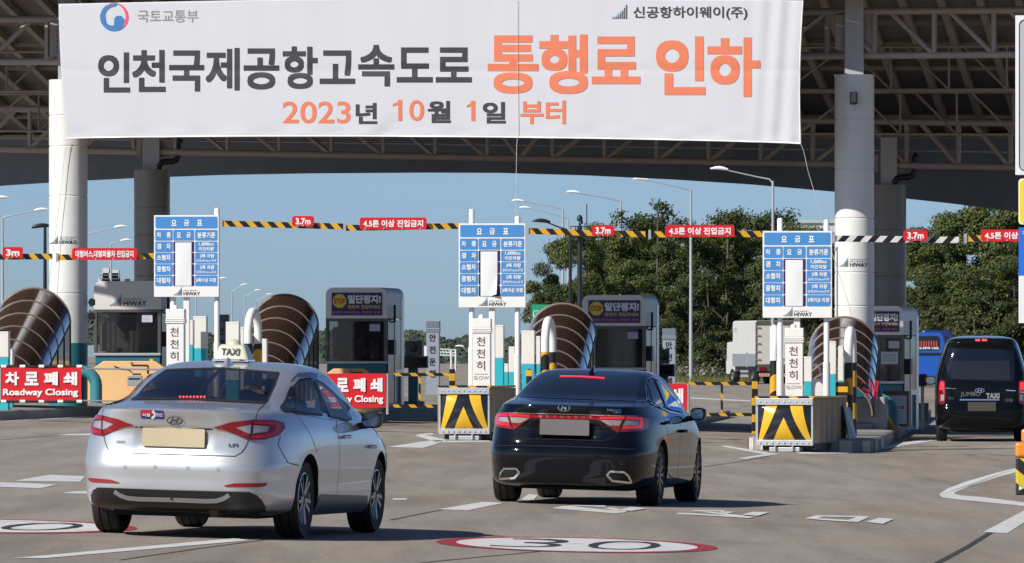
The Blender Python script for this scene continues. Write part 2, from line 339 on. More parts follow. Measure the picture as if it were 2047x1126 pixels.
# ---------------------------------------------------------------- toll plaza roof
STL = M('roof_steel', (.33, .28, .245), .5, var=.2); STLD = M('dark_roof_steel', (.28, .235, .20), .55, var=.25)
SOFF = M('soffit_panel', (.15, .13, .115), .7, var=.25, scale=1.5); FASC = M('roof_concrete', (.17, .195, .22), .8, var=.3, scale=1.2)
roof = thing('toll_plaza_roof', 'wide dark steel canopy roof with tubular trusses over the toll lanes', 'roof', (0, 160, 0))
OFF = Vector((0, 160, 0))
SKEW = .35
def Yat(px, Y0):                                         # depth of a skewed plane Y = Y0 - SKEW*X seen at photo column px
    return Y0/(1+SKEW*(px-CX)/F)
def RP(px, py, Y0): return P(px, py, Yat(px, Y0))-OFF
def truss(name, Y0, top, bot, r, rw, step, cols, px0=-330, px1=2400, mat=STL, web=True):
    mb = MB(); ft = lambda px: top[0]+(top[1]-top[0])*px/2047; fb = lambda px: bot[0]+(bot[1]-bot[0])*px/2047
    mb.tube([RP(px0, ft(px0), Y0), RP(px1, ft(px1), Y0)], r, 8); mb.tube([RP(px0, fb(px0), Y0), RP(px1, fb(px1), Y0)], r, 8)
    a, b = cols; mid = (a+b)/2
    def cell(x0, x1):
        mb.tube([RP(x0, ft(x0), Y0), RP(x1, fb(x1), Y0)], rw, 6, caps=False)
    def verts(x): mb.tube([RP(x, ft(x), Y0), RP(x, fb(x), Y0)], rw, 6, caps=False)
    x = a+step*.45
    while x < mid: verts(x); cell(x, min(x+step, mid)); x += step
    x = b-step*.45
    while x > mid: verts(x); cell(x, max(x-step, mid)); x -= step
    x = b+step*.35
    while x < px1: cell(x-step*.75, x); verts(x); x += step
    x = a-step*.35
    while x > px0: cell(x+step*.75, x); verts(x); x -= step
    return mb.build(name, mat, roof, smooth=60)
truss('front_truss', 160, (39, 20), (124, 109), .078, .062, 119, (136, 1707))
truss('light_truss', 163.5, (104, 92), (183, 179), .032, .026, 116, (170, 1740), mat=STLD)
truss('light_truss', 167, (188, 183), (262, 269), .032, .026, 113, (230, 1760), mat=STLD)
truss('rear_truss', 171, (217, 247), (298, 335), .085, .06, 104, (304, 1776))
MB().tube([RP(-300, 272, 172), RP(2400, 310, 172)], .02, 6).build('conduit', M('pale_conduit', (.45, .44, .42), .5), roof)
mb = MB()                                               # soffit deck, falling away from the eave
E0, E1 = 158.3, 180.3
def sof(px, k, up=0):
    Y0 = E0+(E1-E0)*k; py = -75+(285+75)*k+up
    return RP(px, py, Y0)
mb.grid(lambda u, v: sof(-400+2900*u, v), 24, 12)
mb.grid(lambda u, v: sof(-400+2900*u, v, -28), 24, 12)
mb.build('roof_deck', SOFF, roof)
for Yk, n_, w_ in ((.06, 1, .16),):
    pass
raf = MB()
for i in range(40):
    px = -620+i*80.0
    raf.bar(sof(px, .02, 6), sof(px+(2783-px)*.125, .98, 6), .15, .16)
raf.build('rafter', STLD, roof)
pur = MB()
for k in (.14, .3, .42, .55, .68, .82, .93): pur.bar(sof(-400, k, 14), sof(2500, k, 14), .09, .09)
pur.build('purlin', STLD, roof)
FB = [(-330, 405), (0, 371), (140, 362), (280, 355), (450, 349), (620, 346), (850, 344.5), (1000, 345), (1170, 350), (1340, 358), (1500, 368), (1650, 381), (1780, 393), (1900, 406), (1990, 417), (2100, 432), (2400, 480)]
mb = MB(); n = len(FB)                                   # arched concrete edge beam along the back of the roof
vs = [RP(x, y, 179) for x, y in FB]+[RP(x, 268, 179) for x, y in FB]+[RP(x, y+1.0, 180.2) for x, y in FB]+[RP(x, 268, 180.2) for x, y in FB]
mb.add(vs, [(i, i+1, n+i+1, n+i) for i in range(n-1)]+[(2*n+i, 2*n+i+1, i+1, i) for i in range(n-1)]+[(2*n+i, 3*n+i, 3*n+i+1, 2*n+i+1) for i in range(n-1)]+[(n+i, n+i+1, 3*n+i+1, 3*n+i) for i in range(n-1)])
mb.build('edge_beam', FASC, roof)
mb = MB()                                               # eave gutter above the banner
a, b = RP(-400, -2, 158.25), RP(2500, -2, 158.25)
mb.bar(a+Vector((0, 0, .3)), b+Vector((0, 0, .3)), .5, .62); mb.build('eave_gutter', M('eave_paint', (.16, .17, .2), .6, var=.15), roof)

# ---------------------------------------------------------------- columns
COLM = M('column_enamel', (.70, .695, .66), .42, var=.13, scale=1.1); COLD = M('column_enamel_shaded', (.23, .215, .19), .32, var=.2, scale=2)  # rear column enamel is darker: shade under the roof painted into its colour
def airport_logo(parent, x0, x1, z0, z1, y, fn=None, ink=INK, two=False, arc=M('logo_blue', (.12, .42, .68), .5, var=0)):
    w, h = x1-x0, z1-z0; fn = fn or (lambda X, Z: (X, y, Z))
    mb = MB(); lw = w*.36
    for k in range(8):
        u0 = .12+.11*k; u1 = u0+.055+.012*(k > 4); hh = .05+.68*(k/7)**1.7
        mb.add([fn(x0+lw*u0, z0), fn(x0+lw*u1, z0), fn(x0+lw*u1, z0+h*(hh+.05)), fn(x0+lw*u0, z0+h*hh)], [(0, 1, 2, 3)])
    o = mb.build('logo', ink, parent)
    sw = MB(); N = 12; vs = []
    for k in range(N+1):
        t = k/N; u = t*.93; zb = .02+.74*t**2.0
        vs += [fn(x0+lw*u, z0+h*(zb+.06)), fn(x0+lw*(u+.015+.03*t), z0+h*(zb+.07+.30*t**1.6))]
    sw.add(vs, [(2*i, 2*i+2, 2*i+3, 2*i+1) for i in range(N)]); sw.build('swoosh', arc, o)
    text('HIWAY', x0+w*.40, x1, z0, z0+h*.44, y, ink, o, 'lettering', .018, fn)
    text('NEW AIRPORT', x0+w*.40, x0+w*.9, z0+h*.52, z0+h*.66, y, GREYI, o, 'lettering', .01, fn)
    if two: text('인천국제공항고속도로', x0+w*.40, x0+w*.98, z0+h*.72, z0+h*.9, y, GREYI, o, 'lettering', .01, fn)
    return o
def column(px, Y0, wpx, py_top, joints, label, mat, teal=None, logo=None, back=False):
    Y = Yat(px, Y0); f = Fr('roof_column', label, 'column', px, Y, group='columns carrying the toll roof'); r = wpx/2/f.s
    zt = f.lz(py_top); zb = 0 if teal is None else f.lz(teal)
    prof = [(r, zb)]
    for j in sorted([f.lz(q) for q in joints]): prof += [(r, j-.02), (r-.012, j-.008), (r-.012, j+.008), (r, j+.02)]
    prof += [(r, zt), (r-.03, zt), (0, zt)]
    MB().lathe(prof, 48).build('shaft', mat, f.o, smooth=30)
    if teal: MB().lathe([(r+.003, -.1), (r+.003, zb)], 48).build('base_band', DTEAL if back else M('teal_band', (.02, .16, .20), .4, var=.15), f.o, smooth=30)
    if logo:
        x0, x1, y0, y1 = logo; fn = lambda X, Z: (X, -math.sqrt(max(.0001, (r+.006)**2-X*X)), Z)
        airport_logo(f.o, f.lx(x0), f.lx(x1), f.lz(y1), f.lz(y0), 0, fn, two=True)
    hw = r*.47; zz = zt+(3.2 if not back else 1.1)
    MB().box(-hw, hw, -hw, hw, zt, zz).build('steel_stub', M('stub_paint', (.42, .41, .42), .5, var=.12), f.o, bevel=.01)
    for sgn in (-1, 1):
        gp = MB()
        gp.box(*sorted((sgn*(hw+.003), sgn*(hw+.21))), -.02, .02, zt+.55, zt+1.3) if not back else gp.box(*sorted((sgn*(hw+.003), sgn*(hw+.16))), -.02, .02, zt+.3, zt+.7)
        for q in range(6): gp.lathe([(.018, -.045), (.018, -.02)], 8, 'y', o=(sgn*(hw+.05), 0, zt+(.62 if not back else .34)+q*(.12 if not back else .06)))
        gp.build('gusset_plate', STL, f.o)
    return f
c1 = column(136.5, 160, 77, 160, (232, 293, 392, 489, 587), 'front left white roof column behind the left end of the banner', COLM, 686, (101, 157, 472, 488))
c2 = column(1708, 160, 79, 150, (238, 338, 437, 545, 612), 'front right white roof column with black loudspeaker near its top', COLM, 760, (1676, 1735, 516, 534))
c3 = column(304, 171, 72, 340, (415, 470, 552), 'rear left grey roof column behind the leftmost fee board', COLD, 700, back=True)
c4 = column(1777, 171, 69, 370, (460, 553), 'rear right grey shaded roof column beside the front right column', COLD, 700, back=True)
f = Fr('loudspeaker', 'small black box loudspeaker fixed high on the front right roof column', 'loudspeaker', 1706, Yat(1708, 160)-.62, PZ(212, Yat(1708, 160)))
f.box(1699, 1714, 184, 209, -.13, .12, 'cabinet', BLACKP, .03); f.box(1701, 1712, 187, 206, -.14, -.131, 'grille', M('speaker_grille', (.02, .02, .022), .7, var=.3, scale=60)); MB().tube([(0, .12, .15), (0, .2, .15)], .04).build('bracket', GALV, f.o)
for px, py0, px1, nm in ((1788, 372, 1836, 'black drain pipe bending beside the rear right roof column'), (318, 340, 372, 'black drain pipe bending beside the rear left roof column')):
    Y = Yat(px, 171)-.1; q = P(px, py0, Y)
    pts = [(0, 0, .02), (0, -.02, .1), (.06, -.02, .18), (.16, -.02, .2), (.32, -.02, .2), (.42, -.02, .24), (.46, -.02, .34), (.46, -.02, .62), (.52, 0, .74)]
    tag(MB().tube(pts, .075, 12).build('drain_pipe', BLACKP, None, smooth=50, loc=q), nm, 'pipe', 'drain pipes under the toll roof')
for py, nm in ((605, 'upper small black floodlight on the side of the front left roof column'), (633, 'lower small black floodlight on the side of the front left roof column')):
    Y = Yat(176, 160); q = P(176, py, Y); mb = MB(); mb.tube([(0, 0, 0), (.12, 0, 0)], .02, 8); mb.tube([(.07, .1, -.05), (.09, -.08, .03)], [.05, .075], 10); mb.box(.1, .16, -.05, .05, -.06, .07)
    tag(mb.build('floodlight', BLACKP, None, loc=q), nm, 'floodlight', 'floodlights on the front left column')

# ---------------------------------------------------------------- banner
YB = 157.9
FAB = M('banner_cloth', (.495, .50, .535), .8, var=.03, scale=1)
def tri(x, a): return abs(((x/a) % 2)-1)
def bandisp(px, py):
    w = .006*sin(px*.021+py*.003)+.004*sin(px*.047-py*.004+1)+.0015*sin(px*.11+py*.006)
    w += .02*math.exp(-((px-1560)/45)**2)*sin(px*.16+py*.012)+.012*math.exp(-((py-268)/12)**2)*sin(px*.05)
    w += .03*math.exp(-((px-820-(py-200)*-.8)/22)**2)*l01(py, 225, 265)
    w += .014*sin(px*.0052+1.2)+.008*math.exp(-((py-140)/9)**2)
    return w
def BP(px, py, lift=0):
    Y = Yat(px, YB); return P(px, py, Y)+Vector((0, bandisp(px, py)-lift, 0))
ban = thing('banner', 'huge white cloth banner announcing lower tolls hung along the roof front', 'banner', BP(1000, 140))
BO = Vector(ban.location)
def banxy(u, v):
    l = (117+16*v-3*sin(pi*v), 8+269*v); r_ = (1605-5*v-4*sin(pi*v), 1+286*v)
    bx = l[0]+(r_[0]-l[0])*u; by = l[1]+(r_[1]-l[1])*u-v*(9*sin(pi*u)**.7)+ (1-v)*(-8*sin(pi*u))
    return bx, by
mb = MB(); mb.grid(lambda u, v: BP(*banxy(u, v))-BO, 420, 80); o = mb.build('cloth', FAB, ban, smooth=180)
sd = o.modifiers.new('thick', 'SOLIDIFY'); sd.thickness = .006; sd.offset = 1
hem = MB()
for e in ([(u/60, 1) for u in range(61)], [(1, v/20) for v in range(21)]):
    hem.tube([BP(*banxy(*q), .012)-BO for q in e], .018, 6)
hem.build('hem', WHITE, ban, smooth=60)
BF = lambda X, Z: BP(X, -Z, .008)-BO
def bt(s, x0, y0, x1, y1, mat, bold=.03): text(s, x0, x1, -y1, -y0, 0, mat, ban, 'lettering', bold, BF, cut=.07)
def chars(s, boxes, mat, bold):
    for ch, b_ in zip(s, boxes): bt(ch, *b_, mat, bold)
BLK = [(196, 105, 260, 185), (264, 100, 331, 184), (338, 101, 408, 183), (411, 96, 479, 181), (487, 97, 558, 179), (565, 93, 635, 178), (639, 101, 710, 168), (716, 90, 788, 173), (793, 95, 865, 165), (871, 95, 943, 165)]
chars('인천국제공항고속도로', BLK, INK, .027)
chars('통', [(975, 71, 1076, 187)], ORANGE, .026); chars('행료', [(1078, 69, 1175, 188), (1183, 73, 1280, 168)], ORANGE, .03)
chars('인하', [(1311, 73, 1410, 190), (1414, 75, 1520, 194)], ORANGE, .033)
def one(x0, y0, x1, y1):                                # a plain figure one with its flag
    MB().add([BF(x, -y) for x, y in ((x1-8, y0), (x1, y0), (x1, y1), (x1-8, y1), (x1-8, y0+10), (x0, y0+13), (x0, y0+8), (x1-10, y0+5))], [(0, 1, 2, 3, 4, 7), (4, 5, 6, 7)]).build('lettering', ORANGE, ban)
bt('2023', 565, 203, 701, 247, ORANGE, .012); bt('년', 711, 206, 754, 248, INK, .03); one(785, 200, 804, 242); bt('0', 818, 200, 848, 242, ORANGE, .012); bt('월', 855, 202, 901, 246, INK, .03)
one(933, 202, 950, 242); bt('일', 965, 204, 1011, 247, INK, .03); bt('부터', 1040, 201, 1131, 248, ORANGE, .03)
bt('국토교통부', 275, 21, 396, 45, GREYI, .008); bt('신공항하이웨이(주)', 1266, 13, 1494, 40, INK, .02)
# blue and red round emblem
def emblem():
    cx_, cy_, r = 228.5, 34.5, 28.5
    def ring(poly, mat): MB().add([BF(x, -y) for x, y in poly], [tuple(range(len(poly)))]).build('emblem', mat, ban)
    A = lambda cx, cy, r, a0, a1, n=22: [(cx+r*cos(R(a0+(a1-a0)*k/n)), cy-r*sin(R(a0+(a1-a0)*k/n))) for k in range(n+1)]
    blue = A(cx_, cy_, r, 75, 325)+A(cx_+9, cy_+10.5, 12.5, -35, 40, 8)+A(cx_+9.5, cy_+8, 11, 60, 150, 8)+A(cx_-5, cy_+5, 12, 290, 200, 8)+A(cx_+2, cy_-1, 20, 170, 88, 10)
    ring(blue, M('emblem_blue', (.02, .15, .36), .6, var=0))
    red = A(cx_, cy_, r, 120, -62)+A(cx_-4, cy_-1, 26.5, -45, 82, 16)+A(cx_-1, cy_-2, 24, 95, 130, 6)
    ring(red, M('emblem_red', (.62, .06, .12), .6, var=0))
emblem()
airL = MB()
for k in range(8):
    u0 = 1224+3.9*k; hh = 1.5+26*(k/7)**1.8
    airL.add([BF(u0, -38), BF(u0+2.3, -38), BF(u0+2.3, -(38-hh-1)), BF(u0, -(38-hh))], [(0, 1, 2, 3)])
airL.build('logo', INK, ban)
sw = MB(); vs = []
for k in range(13):
    t = k/12; x = 1221+26*t
    vs += [BF(x+2*t, -(35-22*t**2)), BF(x+1+6*t, -(34.5-27*t**1.6))]
sw.add(vs, [(2*i, 2*i+2, 2*i+3, 2*i+1) for i in range(12)]); sw.build('logo', M('logo_sky', (.12, .5, .75), .5, var=0), ban)
ROPE = M('rope', (.55, .54, .5), .8, var=.1)
for pts, nm in (([(1600, 286), (1606, 300), (1616, 345), (1628, 384), (1640, 430), (1655, 480), (1694, 600), (1706, 645)], 'thin white rope from the right banner corner down past the right column'),
                ([(1034, 0), (1034, 120), (1036, 255), (1033, 290), (1032, 350), (1031.5, 425)], 'thin white rope hanging down the middle of the banner'),
                ([(133, 278), (128, 320), (122, 380), (113, 450), (104, 520), (97, 575)], 'thin grey rope from the left banner corner down the left column')):
    Y = Yat(pts[0][0], YB)-.035 if pts[0][0] > 1500 or pts[0][0] == 1034 else Yat(136, 160)-.52
    q0 = P(*pts[0], Y); tag(MB().tube([P(*q, Y)-q0 for q in pts], .006, 6).build('banner_rope', ROPE, None, smooth=60, loc=q0), nm, 'rope', 'ropes tied to the banner')
# ---------------------------------------------------------------- fee boards
def fee_board(cx, Y, y0, posts, label, curl=False):
    dx, dy = cx-984, y0-447; f = Fr('fee_board', label, 'sign', cx, Y, group='blue and white fee boards over the islands')
    k = f.s/104.3; X = lambda px: (px-984)*1.0/104.3; top = f.lz(y0); Z = lambda py: top-(py-447)/104.3
    MB().box(X(917), X(1051), -.03, .03, Z(615), Z(447)).build('panel', WHITE, f.o, bevel=.006)
    cols = [(919.5, 955.5), (957, 1000), (1002, 1048)]; rows = [(477, 499), (501, 522.5), (524, 546), (547.5, 569.5), (571, 592.5)]
    cb = MB(); nb = MB()
    cb.prism(rrect(X(920), X(1048), Z(474), Z(450), .02), -.036, -.031)
    for i, (a, b) in enumerate(cols):
        for j, (c, d) in enumerate(rows):
            (nb if i == 1 and j else cb).prism(rrect(X(a), X(b), Z(d), Z(c), .018), -.036, -.031)
    cb.build('table_cells', BLUES, f.o); nb.build('fare_cells', NAVY, f.o)
    pp = MB()
    def pap(u, v):
        a, b = X(961), X(994.5); c, d = Z(503), Z(592); lift = .004+.01*sin(u*pi)*sin(v*pi)
        if curl: lift += .16*max(0, (u+v)/2-.78)**1.3*4
        return (a+(b-a)*(u-(.10*max(0, u+v-1.6) if curl else 0)), -.037-lift, c+(d-c)*(v-(.10*max(0, u+v-1.6) if curl else 0)))
    pp.grid(pap, 12, 24); pp.build('covering_paper', M('paper', (.74, .74, .74), .8, var=.03), f.o, smooth=180)
    def t(s, a, b, c, d, bold=.03, mat=WINK): text(s, X(a), X(b), Z(d), Z(c), -.041, mat, f.o, 'lettering', bold)
    for ch, a in zip('요금표', (953, 979, 1006)): t(ch, a, a+11, 456.5, 469)
    t('차', 923, 932, 482, 493); t('종', 943, 952, 482, 493); t('요', 964, 973, 482, 493); t('금', 984, 993, 482, 493); t('분류기준', 1007, 1044, 482, 494)
    t('경', 923, 932, 505, 517); t('차', 943, 952, 505, 517)
    for s, y in (('소형차', 528), ('중형차', 551.5), ('대형차', 575)): t(s, 923, 952, y, y+12)
    t('1,000cc', 1010, 1041, 503, 510.5); t('미만차량', 1010, 1041, 512.5, 520.5)
    for s, y in (('이하', 525), ('초과', 548.5)):
        t('2축 차량', 1012, 1042, y+1.5, y+10); t('윤폭279.4mm'+s, 1005, 1046, y+12.5, y+18.5, .012)
    t('3축이상 차량', 1004, 1046, 576, 585)
    airport_logo(f.o, X(955), X(1012), Z(612), Z(595), -.034)
    for px, py in posts:
        q = MB(); x = f.lx(px); q.tube([(x, .1, 0), (x, .1, f.lz(py)-.02), (x, .1, f.lz(py))], [.052, .052, .035], 16); q.tube([(x, .1, .35), (x, .1, f.lz(py)-2.65)], .066, 16)
        po = q.build('post', WHITE, f.o, smooth=50)
        MB().tube([(x, .1, .02), (x, .1, .36)], .07, 16).build('teal_sleeve', TEAL, po, smooth=50)
    MB().box(X(977), X(989), .04, .16, 0, Z(615.5)).build('square_post', WHITE, f.o, bevel=.006)
    for px, _ in posts[:1]:
        pass
    return f
fee_board(373, 143, 430.5, [(344, 560), (433, 416)], 'fee board with paper over its fares, left one above the silver taxi')
fee_board(984, 139, 447, [(942, 418), (1034, 432)], 'fee board whose cover paper curls at the bottom corner, middle of the three', True)
fee_board(1594, 134.5, 462, [(1559, 436), (1652, 439)], 'fee board with flat cover paper in front of the right column and trees')

# ---------------------------------------------------------------- height limit bars with hanging signs
BYW = stripes('black_white_stripes', (.72, .72, .70), (.012, .012, .014), (1, 0, -.9), .28)
BY2 = stripes('black_yellow_bar', (.75, .42, .02), (.012, .012, .014), (1, 0, .9), .27)
def height_bar(segs, Y, label):
    a = P(segs[0][0], segs[0][1], Y); t = thing('height_limit_bar', label, 'barrier bar', a, 0, 'striped height limit bars between the fee boards')
    for x0, y0, x1, y1, mat in segs:
        MB().bar(P(x0, y0, Y)-a, P(x1, y1, Y)-a, .09, .115).build('bar', mat, t)
        pl = MB(); q = P(x0, y0, Y)-a; pl.box(q.x, q.x+.05, -.07, .07, q.z-.09, q.z+.09); pl.build('clamp', GALV, t)
    return t
height_bar([(-260, 515, 104, 513, BY2), (112, 515, 308, 512, BY2)], 146, 'black and yellow height bar left of the leftmost fee board')
height_bar([(440, 447, 686, 453, BY2), (687, 456, 917, 452, BY2)], 142.5, 'black and yellow height bar between the left and middle fee boards')
height_bar([(1052, 462, 1290, 469, BY2), (1296, 469, 1526, 468, BY2)], 138.5, 'black and yellow height bar between the middle and right fee boards')
height_bar([(1664, 477, 1917, 480, BYW), (1927, 477, 2300, 478, BY2)], 134, 'black and white height bar right of the rightmost fee board')
def red_sign(s, x0, y0, x1, y1, Y, label, tx=None, fallback=None):
    Y -= .14; a = P((x0+x1)/2, y1, Y); s_ = F/Y; w, h = (x1-x0)/s_, (y1-y0)/s_
    t = thing('height_sign', label, 'sign', a, 0, 'red signs hanging on the height bars')
    MB().prism(rrect(-w/2, w/2, 0, h, .05), -.012, .012).build('plate', REDS, t)
    m = .07; text(s, -w/2+m, w/2-m, h*.2, h*.8, -.016, WINK, t, 'lettering', .035)
    b = MB()
    for i in range(3 if w < 1 else 4): b.lathe([(0, -.03), (.016, -.028), (.016, -.01)], 8, 'y', o=(-w/2+.12+(w-.24)*i/(2 if w < 1 else 3), 0, .02))
    b.build('bolts', GALV, t)
red_sign('3m', 5, 494, 46, 516, 146, 'small red 3m sign at the left edge of the photo')
red_sign('대형버스,대형화물차 진입금지', 144, 496, 274, 520, 146, 'long red no large buses or trucks sign across the front left column')
red_sign('3.7m', 584, 432, 628, 453, 142.5, 'red 3.7m sign right of the leftmost fee board'); red_sign('4.5톤 이상 진입금지', 719, 435, 853, 459, 142.5, 'long red 4.5 ton limit sign left of the middle fee board')
red_sign('3.7m', 1183, 450, 1228, 472, 138.5, 'red 3.7m sign right of the middle fee board'); red_sign('4.5톤 이상 진입금지', 1330, 450, 1468, 474, 138.5, 'long red 4.5 ton limit sign left of the rightmost fee board')
red_sign('3.7m', 1806, 460, 1854, 482, 134, 'red 3.7m sign right of the two right roof columns'); red_sign('4.5톤 이상 진입금지', 1961, 459, 2103, 483, 134, 'long red 4.5 ton limit sign cut by the right edge of the photo')

# ---------------------------------------------------------------- slow totems and other island furniture
def totem(px, w, y0, yb, Y, label, words, cap=18, dark=False, slow=True, base=None, group='white totem signs by the fee boards'):
    f = Fr('totem_sign', label, 'sign', px, Y, base=PZ(yb, Y), group=group); hw = w/2/f.s
    bm = WHITE if not dark else M('totem_grey', (.30, .34, .40), .5, var=.08)
    zt, z1 = f.lz(y0), f.lz(y0+cap); d = .16
    MB().box(-hw*.94, hw*.94, -d, d, 0, z1-.09).build('body', bm, f.o, bevel=.008)
    MB().box(-hw, hw, -d-.01, d+.01, z1, zt).build('cap', bm if not dark else M('totem_cap', (.16, .19, .25), .5, var=.1), f.o, bevel=.01)
    rg = MB()
    for k in range(3): rg.box(-hw*1.06, hw*1.06, -d-.02, d+.02, z1-.03-.035*k, z1-.012-.035*k)
    rg.box(-hw*.98, hw*.98, -d-.004, d+.004, z1-.1, z1); rg.build('ridges', bm, f.o, bevel=.004)
    if slow: MB().lathe([(.055, 0), (.055, .03), (.045, .06), (.02, .075), (0, .078)], 16, o=(-hw*.1, 0, zt)).build('knob', WHITE, f.o, smooth=40)
    for ch, (a, b, c, e) in words: text(ch, f.lx(a), f.lx(b), f.lz(e), f.lz(c), -d-.004, BROWNI if not dark else INK, f.o, 'lettering', .014 if not dark else .03)
    return f
def slow_totem(cx, y0, yb, Y, label):
    W = [(c, (cx-10, cx+7, y0+d, y0+d+18)) for c, d in zip('천천히', (37, 61, 85))]
    f = totem(cx, 37, y0, yb, Y, label, W)
    text('SLOW', f.lx(cx-16), f.lx(cx+15), f.lz(y0+122), f.lz(y0+115), -.164, GREYI, f.o, 'lettering', .004)
    MB().box(f.lx(cx-14), f.lx(cx+12), -.165, -.161, f.lz(y0+111.5), f.lz(y0+110.5)).build('rule', GREYI, f.o)
slow_totem(352, 618, 822, 141.6, 'white slow totem with three brown syllables, left of the taxi roof sign')
slow_totem(964, 637, 855, 137.6, 'white slow totem under the middle fee board')
slow_totem(1588, 656, 872, 133.2, 'white slow totem behind the right crash cushion')
for cx, y0, yb, Y, lb, ws in ((444, 629, 830, 176, 'dark grey safe driving totem behind the left fee board post', '안전'), (866, 642, 790, 190, 'grey blue safe driving totem right of the middle left booth', '안전운행'), (1338, 657, 800, 187, 'grey blue safe driving totem right of the booth behind the black sedan', '안전운행')):
    s = 27 if y0 != 629 else 27
    totem(cx, s, y0, yb, Y, lb, [(c, (cx-7, cx+6, y0+26+24*i, y0+26+24*i+15)) for i, c in enumerate(ws)], 14, True, False, group='grey safe driving totems beyond the booths')
def cabinet(x0, x1, y0, ysplit, yb, Y, label, depth=.3):
    f = Fr('equipment_cabinet', label, 'cabinet', (x0+x1)/2, Y, base=PZ(yb, Y), group='white and teal equipment cabinets on the islands')
    f.box(x0, x1, y0, ysplit, -depth/2, depth/2, 'upper_body', CREAM, .008)
    f.box(x0+.5, x1-.5, ysplit+.3, yb, -depth/2+.004, depth/2-.004, 'lower_body', TEAL, .006)
    f.box(x0+1, x1-1, y0+2.2, y0+2.6, -depth/2-.006, depth/2, 'top_edge', WHITE, 0)
for a in ((375, 387.5, 640, 690, 825, 146, 'narrow white and teal cabinet directly left of the tall cabinet by the left board'),
          (388, 414, 632.5, 697, 825, 146.5, 'tall cream and teal cabinet right of the left slow totem'), (453, 479, 643.5, 760, 825, 152, 'cream cabinet right of the left fee board behind the taxi sign'),
          (482.5, 489, 654, 790, 825, 154, 'thin cream cabinet left of the left white hoop guard'), (523, 534.5, 677.5, 780, 828, 157, 'narrow cream cabinet between the left hoop guard and brown canopy'),
          (-30, 19, 663, 714, 822, 150, 'cream and teal cabinet cut by the left edge of the photo'), (21.5, 27, 698, 730, 815, 154, 'slim white and teal post cabinet beside the left edge cabinet'),
          (989.5, 1007.5, 650, 716, 860, 142, 'tall cream and teal cabinet right of the middle slow totem'), (1043.5, 1069.5, 661, 728, 860, 146, 'cream and teal cabinet left of the middle white hoop guard'),
          (1018, 1030, 693, 744, 860, 149, 'short cream and teal cabinet behind the middle board right post'), (1073, 1081, 672, 728, 860, 151, 'thin cream cabinet just behind the middle white hoop guard'), (1008, 1017, 727, 744, 860, 151, 'lowest small cream cabinet between the middle board posts'),
          (1654.5, 1671.5, 682, 748.5, 880, 139, 'tall cream and teal cabinet right of the right fee board post'), (1676, 1686, 692, 761, 880, 142, 'slim cream cabinet left of the right hoop guard'),
          (1608, 1623, 713, 763, 880, 137, 'short cream and teal cabinet right of the right slow totem'), (1623.5, 1646, 757, 800, 880, 138, 'low cream cabinet under a red mark behind the right board'), (1677, 1692, 715, 763, 880, 143.5, 'broad cream cabinet partly behind the right hoop guard')):
    cabinet(*a)
# white hoop guards with striped feet
def hoop(px, Y, ytop, ysplit, yb, turn, label):
    f = Fr('hoop_guard', label, 'bollard', px, Y, base=PZ(yb, Y), rz=turn, group='white hoop guards with striped feet')
    zt, zs, w, r = f.lz(ytop), f.lz(ysplit), .30, .085
    arch = [(-w, 0, zs)]+[(w*cos(pi-pi*k/14)*1.0, 0, zt-r-.42+.42*sin(pi*k/14)) for k in range(15)]+[(w, 0, zs)]
    MB().tube(arch, r, 16).build('hoop', WHITE, f.o, smooth=60)
    for sx in (-w, w): MB().tube([(sx, 0, 0), (sx, 0, zs)], r+.003, 16).build('striped_foot', BYV, f.o, smooth=60)
hoop(506, 152, 615, 687, 830, R(72), 'white hoop guard with striped feet behind the taxi roof sign')
hoop(1097, 147, 632.5, 704, 862, R(76), 'white hoop guard with striped feet behind the black sedan')
hoop(1700, 139.5, 652, 725, 885, R(80), 'white hoop guard with striped feet in front of the right brown canopy')
hoop(1548, 137, 649, 721, 880, R(88), 'white hoop guard with striped feet left of the right slow totem')

